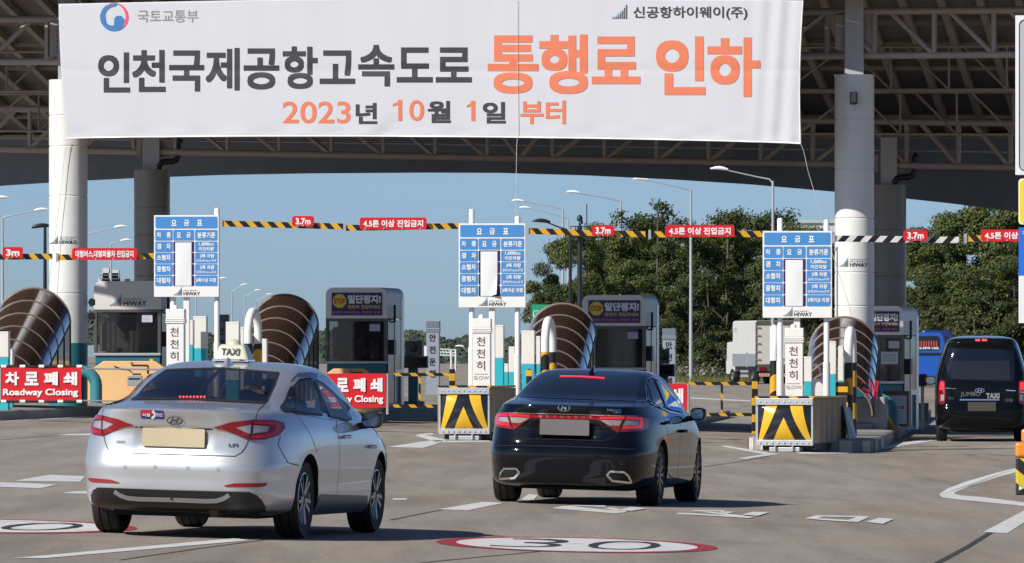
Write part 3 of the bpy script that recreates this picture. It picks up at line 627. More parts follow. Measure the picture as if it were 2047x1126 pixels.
# ---------------------------------------------------------------- crash cushions
def cushion(x0, x1, y0, y1, xr, Y, label, rz, legs=False):
    f = Fr('crash_cushion', label, 'crash cushion', (x0+x1)/2, Y, base=g(PX((x0+x1)/2, Y), Y), rz=rz, group='black and yellow crash cushions at island noses')
    W = (x1-x0)/f.s; H0, H1 = f.lz(y1)+0.0, f.lz(y0); hw = W/2; H = H1-H0
    fx = lambda u, v, e=0: (-hw*.97+W*.97*u, -.12*sin(pi*u)**.6*sin(pi*min(1, max(0, v)))**.6-e, H1-.16-(H-.24)*v)
    MB().grid(lambda u, v: fx(u, v), 24, 20).build('nose_panel', M('black_reflective', (.012, .012, .014), .12, var=.1, coat=.6), f.o, smooth=60)
    YR = M('yellow_reflective', (.72, .42, .02), .2, var=.06, coat=.3)
    def band(l0, l1, r0, r1, curve=0, v0=0):
        def q(u, v):
            vv = v0+(1-v0)*v; e = v**(1+curve); a = l0+(l1-l0)*e; b = r0+(r1-r0)*e; return fx(a+(b-a)*u, vv, .006)
        MB().grid(q, 8, 20).build('chevron', YR, f.o, smooth=60)
    band(.15, .015, .37, .085, .35); band(.60, .90, .83, .985, .35); band(.50, .29, .505, .70, 0, .36)
    fr = MB(); fr.box(-hw, hw, -.06, .03, H1-.17, H1-.05); fr.box(-hw, hw, -.05, .03, H0, H0+.1); fr.box(-hw, -hw+.035, -.03, .03, H0+.1, H1-.17); fr.box(hw-.035, hw, -.03, .03, H0+.1, H1-.17)
    fr.build('steel_frame', GALV, f.o, bevel=.006)
    rv = MB()
    for k in range(9):
        for zz in (H1-.11, H0+.05): rv.lathe([(0, -.075), (.014, -.072), (.014, -.05)], 8, 'y', o=(-hw+.08+k*(W-.16)/8, 0, zz))
    rv.build('rivets', STEEL, f.o)
    depth = 2.9; n = 6
    rb = MB(); dxm = (xr-x1)/f.s
    TAN = M('cushion_skin', (.32, .25, .16), .6, var=.3, scale=6)
    for k in range(n):
        ya = .05+depth*k/n; yb_ = ya+depth/n*.86
        xb = hw*.98
        prof = [(xb-.02, ya), (xb+.06, ya+.1), (xb+.075, (ya+yb_)/2), (xb+.06, yb_-.1), (xb-.02, yb_)]
        mb2 = MB()
        for sgn in (1, -1):
            def q(u, v, sgn=sgn):
                i = u*(len(prof)-1); j = min(int(i), len(prof)-2); t = i-j; a, b = prof[j], prof[j+1]; bulge = 1+.0*v
                return (sgn*(a[0]+(b[0]-a[0])*t), a[1]+(b[1]-a[1])*t, H0+.04+(H-.1)*v)
            mb2.grid(q, 4, 2)
        mb2.box(-xb+.02, xb-.02, ya, yb_, H0+.05, H1-.06)
        mb2.build('rib', TAN, f.o, smooth=40)
    tp = MB(); tp.box(-hw-.02, hw+.02, -.06, .03, H1-.05, H1-.012); tp.box(-hw-.03, -hw+.05, -.0, depth, H1-.05, H1-.012); tp.box(hw-.05, hw+.03, .0, depth, H1-.05, H1-.012); tp.box(-hw+.05, hw-.05, .3, depth, H1-.055, H1-.02)
    tp.build('top_edging', BYB, f.o)
    MB().box(-.28, .28, -.05, .3, .0, H0-.03).build('foot', GALV, f.o, bevel=.01)
    MB().box(-hw+.05, hw-.05, .3, depth, .02, H0+.03).build('skid', BLACKP, f.o)
    b_ = MB()
    for sx in (-.16, .16): b_.tube([(sx, -.08, .02), (sx, -.08, H0)], .02, 8)
    b_.build('anchor_bolt', GALV, f.o)
    if legs:
        for sgn in (-1, 1):
            wp = MB(); wp.add([(sgn*(hw+.08), 2.2, H1-.2), (sgn*(hw+.08), 2.85, H1-.24), (sgn*(hw+.24), 2.85, .0), (sgn*(hw+.22), 2.2, .0)], [(0, 1, 2, 3)])
            o = wp.build('side_wing', stripes('wing_stripes', (.25, .21, .16), (.02, .02, .022), (0, .9, .55), .62), f.o); sd = o.modifiers.new('t', 'SOLIDIFY'); sd.thickness = .03
    return f
cushion(877, 980, 770, 868, 1025, 135, 'black and yellow chevron crash cushion left of the black sedan', -R(9))
cushion(1511, 1627, 791, 891, 1682, 130.6, 'black and yellow chevron crash cushion with flared side wings, right of the black sedan', -R(14), True)

# ---------------------------------------------------------------- brown barrel canopies over the stairs
POLY = M('brown_polycarbonate', (.045, .024, .017), .16, var=.05, coat=.5, spec=.6); POLYL = M('sky_tinted_side_glass', (.13, .16, .24), .10, var=.35, scale=3, metal=.25)  # side glazing: the sky's reflection is put into its blue base colour
RIBM = M('canopy_rib', (.22, .18, .155), .45, .2, var=.1)
def canopy(xr, wpx, ytop, ybase, Y, label, n=6, dark=True):
    f = Fr('stair_canopy', label, 'canopy', xr-wpx/2, Y, base=PZ(ybase, Y), group='brown barrel canopies over the island stairs')
    r = wpx/2/f.s; ht = f.lz(ytop); wall = ht-r*.95; L_ = 6.2
    def arc(t, u, rr=1.0):                              # t 0 at the tall back end, 1 at the low front end; u along the arch
        drop = (ht-.62)*t*.92; y = -L_*t; a = pi*u; base_cut = 0
        return (-r*rr*cos(a), y, max(.0, wall-drop+r*.95*rr*sin(a)) if True else 0)
    def strip(u0, u1, name, mat):
        MB().grid(lambda u, v: arc(v, u0+(u1-u0)*u), 18, n*3).build(name, mat, f.o, smooth=180)
    strip(.0, .12, 'side_glazing', POLYL); strip(.12, .83, 'barrel_roof', POLY); strip(.83, 1, 'side_glazing', POLYL)
    for k in range(n+1):
        t = k/n; MB().tube([arc(t, u/24, 1.006) for u in range(25)], .013 if 0 < k < n else .02, 6).build('rib', RIBM, f.o, smooth=60)
    for sgn in (-1, 1):                                 # glazed side walls under the arch springing
        w = MB(); w.grid(lambda u, v: (sgn*r, -L_*u, v*max(.02, wall-(ht-.62)*u*.92)), 6, 2); w.build('side_wall', M('side_wall_glass', (.075, .055, .05), .12, var=.7, scale=7), f.o)
        p = MB()
        for k in range(n+1):
            z = wall-(ht-.62)*(k/n)*.92
            if z > .05: p.tube([(sgn*(r+.004), -L_*k/n, 0), (sgn*(r+.004), -L_*k/n, z)], .018, 6)
        p.tube([(sgn*(r+.005), 0, wall), (sgn*(r+.005), -L_*min(1, wall/((ht-.62)*.92)), .02)], .018, 6)
        p.build('side_frame', M('dark_frame', (.03, .028, .026), .4, var=.1), f.o)
canopy(141, 150, 576, 800, 161.5, 'brown barrel stair canopy in front of the front left roof column')
canopy(636, 134, 589, 800, 164, 'brown barrel stair canopy behind the silver taxi roof')
canopy(1191, 134, 607, 815, 160, 'brown barrel stair canopy behind the black sedan')
canopy(1756, 138, 634, 830, 155, 'brown barrel stair canopy at the foot of the front right column')

# ---------------------------------------------------------------- toll booths
PANE = M('booth_pane', (.012, .014, .017), .05, var=0, spec=.6, alpha=.5)
BOOTHW = M('booth_panel', (.74, .72, .68), .4, var=.08, scale=2); BOOTHS = M('booth_corner_metal', (.74, .75, .76), .25, .4, var=.15, scale=2); SILL = M('booth_sill', (.5, .51, .53), .35, .5, var=.1)
def booth(x0, x1, xr, y0, yw0, yw1, yb, Y, label, kind='stop'):
    cx = (x0+x1)/2; f = Fr('toll_booth', label, 'toll booth', cx, Y, base=PZ(yb, Y), rz=-math.asin(((xr-x1)/2.2+(x1-CX)/Y)/(F/Y)), group='toll booths in a row under the roof')
    hw = (x1-x0)/2/f.s; H, z1, z2 = f.lz(y0), f.lz(yw0), f.lz(yw1); D = 2.2; Wd = hw
    poly = rrect(-Wd, Wd, z1-.02, H, .17, 6); poly[0:6] = [(Wd, z1-.02)]; 
    poly = [(Wd, z1-.02)]+[(Wd-.17+.17*cos(R(a)), H-.17+.17*sin(R(a))) for a in range(0, 91, 15)]+[(-Wd+.17+.17*cos(R(a)), H-.17+.17*sin(R(a))) for a in range(90, 181, 15)]+[(-Wd, z1-.02)]
    MB().prism(poly, 0, D).build('upper_panel', BOOTHW if kind != 'grey' else M('booth_grey', (.60, .59, .57), .45, var=.08), f.o, smooth=40)
    MB().box(-Wd+.02, Wd-.02, .03, D-.03, 0, z2-.06).build('lower_panel', DTEAL, f.o, bevel=.02)
    MB().box(-Wd, Wd, -.02, D, z2-.06, z2).build('sill', SILL, f.o, bevel=.008)
    MB().box(-Wd+.05, Wd-.05, .04, .06, z2, z1-.02).build('front_window', PANE, f.o)
    MB().box(-Wd+.06, Wd-.06, D*.55, D*.56, z2, z1-.02).build('rear_wall', M('booth_inside', (.10, .10, .10), .8, var=.3), f.o)
    MB().box(-Wd+.1, Wd*.3, .35, .8, z2, z2+.12).build('desk', M('desk_top', (.3, .3, .3), .6, var=.2), f.o)
    fr = MB()
    for sx in (-Wd, Wd-.07): fr.box(sx, sx+.07, 0, .09, z2, z1-.02)
    fr.box(-Wd+.07, Wd-.07, 0, .08, z1-.09, z1-.02); fr.build('window_frame', M('booth_frame', (.10, .09, .08), .4, .3, var=.1), f.o, bevel=.006)
    # side: door frame, window and rounded corner column
    MB().box(Wd-.004, Wd+.012, .12, D*.42, .1, z1-.05).build('side_door', M('door_dark', (.02, .022, .026), .15, var=.2), f.o)
    MB().box(Wd-.004, Wd+.02, D*.50, D*.78, z2-.2, z1-.05).build('side_window', GLASSD, f.o)
    sdf = MB()
    for q in (.44, .80): sdf.box(Wd-.004, Wd+.03, D*q, D*q+.08, .1, z1-.04)
    sdf.box(Wd-.004, Wd+.026, D*.44, D*.86, z2-.32, z2-.2); sdf.build('side_frame', BOOTHS, f.o, bevel=.006)
    MB().box(Wd-.06, Wd+.018, D*.86, D+.01, 0, H-.2).build('corner_cladding', BOOTHS, f.o, bevel=.03)
    MB().box(Wd, Wd+.1, D*.2, D*.34, z2+.15, z2+.5).build('intercom', BLACKP, f.o, bevel=.01); mb = MB(); mb.tube([(Wd, D*.3, z1-.1), (Wd+.07, D*.3, z1-.1), (Wd+.07, D*.3, z1+.3)], .03, 8); mb.build('side_pipe', BLACKP, f.o)
    if kind == 'stop':
        w = hw*2; a, b = -hw+w*.10, hw*1.0-w*.075; c, d = z1+.05, H-.12; sg = MB().box(a, b, -.02, -.004, c, d).build('stop_banner', NAVY, f.o, bevel=.003)
        r = (d-c)*.32; ox, oz = a+r*1.12, d-r*1.15
        MB().prism([(ox+r*cos(R(22.5+45*k)), oz+r*sin(R(22.5+45*k))) for k in range(8)], -.025, -.021).build('octagon', M('sign_yellow', (.75, .58, .05), .5, var=.05), sg)
        text('STOP', ox-r*.78, ox+r*.78, oz-r*.38, oz+r*.38, -.029, M('red_lettering', (.5, .03, .02), .5, var=0), sg, 'lettering', .03)
        e = ox+r*1.15; text('일단정지!', e, b-.03, c+(d-c)*.52, d-(d-c)*.10, -.025, WINK, sg, 'lettering', .05)
        text('천천히 진입하세요', e, b-.03, c+(d-c)*.29, c+(d-c)*.45, -.025, YELI, sg, 'lettering', .02)
        text('일단정지 무정차진입시', a+.03, a+(b-a)*.56, c+(d-c)*.07, c+(d-c)*.19, -.025, PINKI, sg, 'lettering', .02); text('과태료 부과', a+(b-a)*.60, b-.04, c+(d-c)*.07, c+(d-c)*.19, -.025, PINKI, sg, 'lettering', .02)
    elif kind == 'grey':
        airport_logo(f.o, f.lx(216), f.lx(293), f.lz(612), f.lz(588), -.006)
        MB().box(-.06, .06, -.04, .06, H-.005, H+.05).build('beacon', M('amber_lamp', (.5, .22, .03), .4, var=.1), f.o, bevel=.01)
    nx0 = hw*.42
    nt_ = MB().box(nx0, nx0+.27, .022, .036, z1-.33, z1-.12).build('notice', NAVY, f.o)
    MB().box(nx0+.012, nx0+.258, .018, .021, z1-.32, z1-.16).build('paper', M('notice_paper', (.5, .52, .56), .7, var=.05), nt_)
    for k in range(4): text('요금 안내 영수증', nx0+.03, nx0+.2, z1-.20-.035*k, z1-.185-.035*k, .015, GREYI, nt_, 'lettering', .01)
    return f, hw, z1, z2
b1 = booth(187, 322, 352, 562, 617, 706, 800, 169.5, 'grey toll booth with black airport highway lettering, leftmost booth', 'grey')
b2 = booth(650, 774, 808, 575, 635, 722, 815, 170, 'toll booth with purple stop banner standing against open sky')
b3 = booth(1163, 1290, 1317, 590, 650, 735, 830, 168, 'toll booth with purple stop banner right of the brown canopy behind the black sedan')
b4 = booth(1700, 1806, 1836, 612, 668, 762, 862, 163.5, 'toll booth with its purple stop banner partly hidden behind the right column')
f, hw, z1, z2 = b4
w = MB().box(hw*.15, hw*.80, .02, .034, z1-.68, z1-.40).build('paper_notice', M('notice_paper', (.5, .52, .56), .7, var=.05), f.o)
for k, s in enumerate(('현금 결제 안내', '교통카드 사용 가능', '잠시만 기다려 주세요')): text(s, hw*.22, hw*.73, z1-.49-.06*k, z1-.46-.06*k, .016, NAVY, w, 'lettering', .01)
for fr_, seed in ((b1, 1), (b2, 2), (b3, 3), (b4, 4)):           # curtain and desk items behind each pane
    f, hw, z1, z2 = fr_; random.seed(seed)
    for k in range(5):
        x = -hw*.8+random.random()*hw*1.4; wv = .03+.08*random.random(); h0 = z2+.05; h1 = z2+(z1-z2)*(.45+.45*random.random())
        MB().grid(lambda u, v: (x+wv*(u-.5)*2, .22+.02*sin(u*9), h0+(h1-h0)*v), 8, 1).build('curtain', M('curtain_cloth', (.34, .32, .28), .35, var=.4, scale=6), f.o, smooth=180)
# ---------------------------------------------------------------- roadway closing signs and barriers
CLIP = M('white_clip', (.8, .74, .68), .5, var=.08)
def closing_sign(x0, x1, y0, y1, Y, label, rails=True):
    a = P((x0+x1)/2, y1, Y); s_ = F/Y; w, h = (x1-x0)/s_, (y1-y0)/s_; t = thing('closing_sign', label, 'sign', a, -R(3), 'red roadway closing signs')
    MB().grid(lambda u, v: (-w/2+w*u, -.012+.008*sin(u*9+v*3), h*v), 30, 6).build('sheet', REDS, t, smooth=180)
    for ch, k in zip('차로폐쇄', range(4)):
        text(ch, -w/2+w*(.06+.24*k), -w/2+w*(.06+.24*k+.17), h*.46, h*.87, -.032, WINK, t, 'lettering', .045)
    text('Roadway Closing', -w/2+w*.03, w/2-w*.04, h*.10, h*.36, -.032, WINK, t, 'lettering', .03)
    if rails:
        rl = MB()
        for z in (h+.02, -.02): rl.tube([(-w/2-.4, 0, z), (w/2+.02, 0, z)], .028, 10)
        rl.build('rail', BLACKP, t, smooth=50)
        for z in (h+.02, -.02):
            for k in range(5):
                x = -w/2+.06+(w-.1)*k/4; MB().tube([(x-.055, 0, z), (x+.055, 0, z)], .036, 10).build('clip', CLIP, t, smooth=50)
        r2 = MB()
        for z in (h-.02, .0): r2.tube([(w/2, .03, z), (w/2+2.2, .12, z-.03)], .016, 8)
        r2.build('sliding_rail', STEEL, t, smooth=50)
    else:
        pl = MB(); pl.tube([(w/2+.03, .02, -.15), (w/2+.03, .02, h)], .03, 8); pl.build('frame', GALV, t)
closing_sign(1, 163, 735, 801, 147.5, 'red roadway closing sign with white rail clips at the left edge')
closing_sign(630, 772, 747, 815, 158, 'red roadway closing sign partly behind the silver taxi', False)
closing_sign(1232, 1373, 767, 840, 156, 'red roadway closing sign mostly hidden behind the black sedan', False)
def loop_guard(px, Y, y0, yb, w, label, mat=TEAL, r=.13, rz=LANE):
    f = Fr('pipe_guard', label, 'guard rail', px, Y, base=PZ(yb, Y), rz=rz, group='teal pipe guards beside the booths'); zt = f.lz(y0)-r
    q = .32; pts = [(-w, 0, 0), (-w, 0, zt-q)]+[(-w+q-q*cos(R(a)), 0, zt-q+q*sin(R(a))) for a in range(15, 91, 15)]+[(w-q+q*sin(R(a)), 0, zt-q+q*cos(R(a))) for a in range(0, 91, 15)]+[(w, 0, 0)]
    MB().tube(pts, r, 16).build('pipe', mat, f.o, smooth=60)
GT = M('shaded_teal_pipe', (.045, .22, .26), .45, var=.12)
loop_guard(150, 157, 730, 806, .46, 'teal pipe guard right of the left roadway closing sign', GT)
loop_guard(1752, 156.5, 786, 866, .35, 'teal pipe guard beside the concrete block under the right canopy', GT)
loop_guard(1722, 153, 745, 850, .32, 'bright teal pipe guard under the right brown canopy', TEAL)
loop_guard(1056, 162, 752, 850, .30, 'teal pipe guard behind the middle fee board')
PEACH = M('peach_panel', (.80, .49, .23), .6, var=.06)
def peach(x0, x1, y0, yb, Y, label):
    f = Fr('peach_barrier', label, 'barrier', (x0+x1)/2, Y, base=PZ(yb, Y), rz=-R(2), group='peach coloured barriers in front of booths'); w = (x1-x0)/2/f.s; h = f.lz(y0)
    c = .33*w*.6
    MB().prism([(-w, 0), (w, 0), (w, h-.28), (w-.40, h), (-w+.40, h), (-w, h-.28)], 0, .22).build('panel', PEACH, f.o, bevel=.012)
    mb = MB(); mb.tube([(w*.05, -.02, h-.02), (w*.05, -.02, h+.0-.09), (w*.42, -.02, h-.09), (w*.42, -.02, h-.28)], .012, 6); mb.tube([(-w*.35, -.02, h-.12), (-w*.2, -.02, h-.17), (-w*.05, -.02, h-.18), (w*.05, -.02, h-.25)], .012, 6); mb.build('handle', BLACKP, f.o)
peach(172, 345, 722, 806, 166, 'peach barrier in front of the leftmost grey booth')
peach(632, 762, 737, 822, 166.5, 'peach barrier behind the middle roadway closing sign')
f = Fr('meter_box', 'small grey meter box on the peach barrier beside the taxi rear window', 'box', 268, 165.7, base=PZ(772, 165.7)); f.box(255, 285, 751, 772, -.12, .05, 'box', GALV, .01); f.box(266, 282, 746.5, 750.5, -.1, .03, 'lid', M('box_lid', (.09, .05, .04), .5, var=.1), .004); f.box(258, 281, 756, 759, -.126, -.121, 'slot', BLACKP, 0)
f = Fr('post_lamp', 'stubby post with yellow top beside the leftmost booth', 'post', 305, 167, base=PZ(760, 167)); MB().tube([(0, 0, 0), (0, 0, f.lz(732))], .055, 14).build('post', BLACKP, f.o, smooth=50); MB().tube([(0, 0, f.lz(732)), (0, 0, f.lz(718))], .07, 14).build('cap', YEL, f.o, smooth=50)
# black and yellow folding lane barriers
def lane_barrier(x0, x1, y0, y1, posts, thick, Y, label):
    a = P(x0, y1, Y); t = thing('lane_barrier', label, 'barrier', a, 0, 'black and yellow lane barriers')
    q = lambda x, y: P(x, y, Y)-a
    for y in (y0, y1): MB().bar(q(x0, y), q(x1, y), .045, .07).build('rail', BYB, t)
    for x in posts: MB().bar(q(x, y1-3), q(x, y0+3), .05, .05).build('upright', BYB, t)
    for x in thick:
        e = q(x, y1); e.z = g(a.x, Y)-a.z; MB().bar(e, q(x, y0-11), .13, .13).build('post', stripes('post_bands', (.012, .012, .014), (.75, .40, .015), (0, 0, 1), .36, .55), t, bevel=.01)
lane_barrier(786, 908, 749, 812, (839,), (904,), 160, 'black and yellow lane barrier right of the middle closing sign')
lane_barrier(1372, 1512, 767, 829, (1443,), (1509,), 157, 'black and yellow lane barrier between the black sedan and right cushion')
f = Fr('banded_post', 'black post with yellow bands right of the crash cushion with wings', 'post', 1683, 139, base=PZ(862, 139)); w = .11
MB().box(-w, w, -w, w, .12, f.lz(764)).build('post', BLACKP, f.o, bevel=.03); pass
for a, b in ((773, 784), (804, 815), (830, 841)): MB().box(-w-.004, w+.004, -w-.004, w+.004, f.lz(b), f.lz(a)).build('band', YEL, f.o)
for sx in (-.07, .07): MB().tube([(sx, 0, 0), (sx, 0, .14)], .03, 8).build('foot', BLACKP, f.o)
f = Fr('banded_post', 'black and yellow banded post behind the middle crash cushion', 'post', 1057, 144, base=PZ(860, 144)); f.box(1052, 1063, 738, 860, -.06, .06, 'post', BLACKP, .02); f.box(1051.5, 1063.5, 740, 752, -.065, .065, 'band', YEL, 0)
# fare displays on poles
def display(px, Y, x0, x1, y0, y1, yb, label, lit=False):
    f = Fr('fare_display', label, 'display', px, Y, base=PZ(yb, Y), group='fare displays next to the booths')
    MB().box(-.12, .12, -.1, .1, .0, f.lz(y1)).build('pole', DTEAL, f.o, bevel=.01); MB().box(-.28, .28, -.2, .2, 0, .1).build('base_plate', DTEAL, f.o, bevel=.02)
    D_ = M('display_case', (.10, .10, .10), .5, var=.15)
    f.box(x0, x1, y0+30, y1, -.2, .12, 'lower_case', M('display_dark', (.035, .035, .038), .4, var=.15), .012); f.box(x0+3, x1-4, y0+34, y1-4, -.21, -.201, 'screen', M('dark_screen', (.008, .008, .009), .1, var=0), 0)
    f.box(x0+3, x1-11, y0, y0+29.5, -.16, .12, 'upper_case', D_, .012); f.box(x0+5, x1-17, y0+4, y0+26, -.168, -.161, 'hood', M('display_hood', (.16, .155, .15), .5, var=.1), .004)
    MB().lathe([(0, -.19), (.1, -.185), (.12, -.165)], 20, 'y', o=(f.lx((x0+x1)/2-4), 0, f.lz(y0+13))).build('lamp', M('signal_lens', (.03, .025, .022), .2, var=.3), f.o, smooth=40)
    pn = MB()
    for k in range(6): pn.tube([(f.lx(x0+5+k*6), 0, f.lz(y0)), (f.lx(x0+5+k*6), 0, f.lz(y0-3.5))], .008, 5)
    pn.build('bird_spikes', BLACKP, f.o)
display(826, 184, 808, 856, 682, 736, 810, 'dark fare display on teal pole right of the middle left booth'); display(1326, 180, 1314, 1349, 698, 753, 830, 'dark fare display right of the booth behind the black sedan')
f = Fr('signal_box', 'dark box with red lamps between the right booth and the black van', 'signal', 1844, 172, base=PZ(772, 172)); f.box(1836, 1853, 748, 772, -.15, .15, 'case', M('display_dark', (.035, .035, .038), .4), .01)
rl = MB()
for i in range(4):
    for j in range(5): rl.lathe([(0, -.17), (.012, -.165), (.014, -.151)], 6, 'y', o=(f.lx(1840+3.4*i), 0, f.lz(752+4*j)))
rl.build('red_lamps', M('red_lamp_off', (.35, .012, .02), .3, var=.3), f.o)
MB().box(-.04, .04, .0, .08, -1.4, 0).build('pole', GALV, f.o)
# right island: concrete block, batons, notice board, baton flag
f = Fr('concrete_block', 'pale concrete block at the foot of the right brown canopy', 'block', 1738, 150, base=PZ(868, 150)); bw = .36
MB().box(-bw, bw, 0, .9, 0, f.lz(794)).build('block', CONC, f.o, bevel=.02); MB().box(-bw+.02, bw-.28, -.16, -.002, 0, f.lz(846)).build('plinth', M('plinth_concrete', (.26, .255, .25), .85, var=.2), f.o, bevel=.05)
mb = MB(); mb.box(bw+.003, bw+.02, .1, .5, .3, .6); mb.build('cover_plate', GALV, f.o)
f = Fr('traffic_batons', 'red traffic batons standing on the concrete block under the canopy', 'batons', 1746, 149.7, base=PZ(796, 149.7))
for k, (x, lean) in enumerate(((-.10, -.12), (-.03, -.04), (.03, .02), (.07, .03))):
    MB().tube([(x, 0, 0), (x+lean*.2, 0, .12), (x+lean*.2, 0, .121), (x+lean, 0, .36)], [.014, .014, .024, .022], 8).build('baton', M('red_baton', (.5, .02, .04), .25, var=.4, scale=30), f.o, smooth=50)
f = Fr('notice_board', 'pale blue notice board in a brown wooden case by the right booth', 'notice board', 1792, 158, base=PZ(856, 158)); hw = .28
f.box(1763, 1817, 782, 853, .0, .5, 'case', M('brown_wood', (.16, .09, .045), .6, var=.25), .01); f.box(1772, 1812.5, 791, 848, -.03, -.002, 'panel', M('notice_panel', (.42, .50, .60), .4, var=.08), .004)
mb = MB(); mb.box(f.lx(1774), f.lx(1807), -.034, -.031, f.lz(818), f.lz(812)); mb.build('red_heading', REDS, f.o); text('할인차량 확인', f.lx(1778), f.lx(1803), f.lz(816.5), f.lz(813.5), -.038, WINK, f.o, 'lettering', .01)
text('할인적용', f.lx(1775), f.lx(1790), f.lz(808), f.lz(803), -.035, NAVY, f.o, 'lettering', .02)
for k, s in enumerate(('1. 경차', '2. 장애인', '3. 유공자', '4. 전기차')): text(s, f.lx(1784), f.lx(1800), f.lz(824+6*k), f.lz(821+6*k), -.034, GREYI, f.o, 'lettering', .01)
a = P(1791, 865, 151.5); mb = MB(); t = thing('safety_flag', 'white stick with lime and orange flag leaning by the right island kerb', 'flag', a)
MB().tube([(0, 0, 0), (-.1, 0, .22), (-.265, .02, .46)], .014, 8).build('stick', WHITE, t); MB().tube([(-.10, 0, .19), (-.145, 0, .26), (-.20, 0, .33)], [.05, .055, .045], 10).build('flag', M('lime_cloth', (.45, .75, .03), .6, var=.1), t, smooth=60); MB().tube([(-.01, 0, .02), (-.05, 0, .08), (-.11, 0, .20)], [.03, .075, .05], 10).build('flag_end', M('orange_cloth', (.75, .32, .03), .6, var=.35, scale=14), t, smooth=60)
f = Fr('wooden_crate', 'brown box on the far kerb between the notice board and black van', 'box', 1845, 176, base=PZ(843, 176)); f.box(1834, 1856, 806, 842, 0, .4, 'box', M('cardboard', (.30, .2, .12), .8, var=.2), .01); f.box(1834, 1856, 806, 810, -.01, -.002, 'flap', M('brown_wood', (.16, .09, .045), .6), 0)
# orange and yellow barrier and sign post cut by the right edge
f = Fr('orange_barrier', 'orange plastic barrier with yellow black stripes at the right edge', 'barrier', 2062, 92, base=g(6.5, 92), rz=-R(3)); OR = M('orange_plastic', (.80, .25, .02), .4, var=.06)
w = 32/f.s; h = f.lz(885); st = stripes('barrier_stripes', (.72, .55, .03), (.02, .02, .022), (.8, 0, 1), .34)
MB().box(-w*.97, w, -.25, .25, f.lz(992), h-.18).build('striped_band', st, f.o, bevel=.02); MB().box(-w, w, -.28, .28, h-.18, h).build('shoulder', OR, f.o, bevel=.03); MB().box(-w*.62, w*.6, -.2, .2, h+.003, f.lz(858)).build('neck', OR, f.o, bevel=.03); MB().box(-w, w, -.3, .3, 0, f.lz(990)).build('foot', OR, f.o, bevel=.02)
MB().prism([(-w+.04, .06), (-w+.09, .09), (-w+.04, .12)], -.305, -.301).build('arrow_mark', WINK, f.o)
f = Fr('road_sign', 'tall sign post with white, yellow and blue panels at the right edge', 'sign', 2104, 100, base=g(7.5, 100)); X = f.lx
MB().box(X(2030), X(2178), -.02, .02, f.lz(350), f.lz(31)).build('white_panel', M('sign_white', (.72, .73, .74), .45, var=.05), f.o, bevel=.004); GRD = M('sign_grey', (.42, .43, .47), .5, var=.05)
mb = MB(); o_, i_ = rrect(X(2037), X(2171), f.lz(342), f.lz(39), .08), rrect(X(2039.2), X(2168.8), f.lz(339.8), f.lz(41.2), .07); n = len(o_)
MB().add([(x, -.025, z) for x, z in o_]+[(x, -.025, z) for x, z in i_], [(k, (k+1) % n, n+(k+1) % n, n+k) for k in range(n)]).build('border', INK, f.o)
MB().prism(rrect(X(2040.5), X(2167), f.lz(338), f.lz(43), .06), -.024, -.021).build('grey_face', GRD, f.o)
MB().prism(rrect(X(2036), X(2172), f.lz(449), f.lz(357), .05), -.02, .02).build('yellow_panel', M('sign_yellow_white', (.75, .74, .45), .45, var=.04), f.o); MB().prism(rrect(X(2039), X(2169), f.lz(446), f.lz(360), .05), -.026, -.021).build('yellow_face', M('sign_yellow', (.75, .58, .05), .5), f.o)
MB().box(X(2036.5), X(2172), -.02, .02, f.lz(551), f.lz(455)).build('blue_panel', M('bright_blue', (.02, .14, .62), .4, var=.05), f.o); MB().box(X(2036.5), X(2172), -.02, .02, f.lz(646), f.lz(551.5)).build('lower_white_panel', M('sign_white', (.72, .73, .74)), f.o)
text('경', X(2043), X(2062), f.lz(470), f.lz(462), -.022, WINK, f.o, 'lettering', .02)
for px in (2065, 2140): MB().tube([(X(px), .07, 0), (X(px), .07, f.lz(20))], .045, 12).build('post', GALV, f.o, smooth=40)

# ---------------------------------------------------------------- street lamps, mast, rail, far things
LAMPM = M('lamp_galvanised', (.48, .50, .52), .4, .4, var=.1); HEADM = M('lamp_head_white', (.8, .8, .8), .35, var=.03)
def street_lamp(px, pyt, hx, hy, Y, label, mat=None, group='street lamps beyond the toll gate'):
    X = PX(px, Y); gz = g(X, Y); zt = PZ(pyt, Y); t = thing('street_lamp', label, 'street lamp', (X, Y, gz), 0, group); h = zt-gz; m = mat or LAMPM
    rk = 1 if Y > 200 else .45; dx = (hx-px)*Y/F; zh = PZ(hy, Y)-gz
    MB().tube([(0, 0, 0), (0, 0, h*.5), (0, 0, h)], [.11*rk, .085*rk, .06*rk], 10).build('pole', m, t, smooth=50)
    sg = 1 if dx > 0 else -1; hl = .85 if Y > 200 else .38; rk = 1 if Y > 200 else .45
    MB().tube([(0, 0, h-.05), (dx*.06, 0, h+.04), (dx*.25, 0, h+(zh-h)*.32), (dx-sg*hl*.8, 0, zh-.06*rk)], [.05*rk, .045*rk, .035*rk, .03*rk], 8).build('arm', m, t, smooth=60)
    hd = MB(); vs = []
    for k in range(9):
        u = k/8; wv = .17*rk*sin(pi*min(1, .12+u*.86))**.6; x = dx-sg*hl*(1-u)
        vs.append((x, wv, zh-.06*rk+.06*rk*sin(pi*u)+.05*rk*u))
    hd.tube([(x, 0, z) for x, w_, z in vs], [max(.02, w_*.55) for x, w_, z in vs], 10); hd.build('lamp_head', mat or HEADM, t, smooth=70)
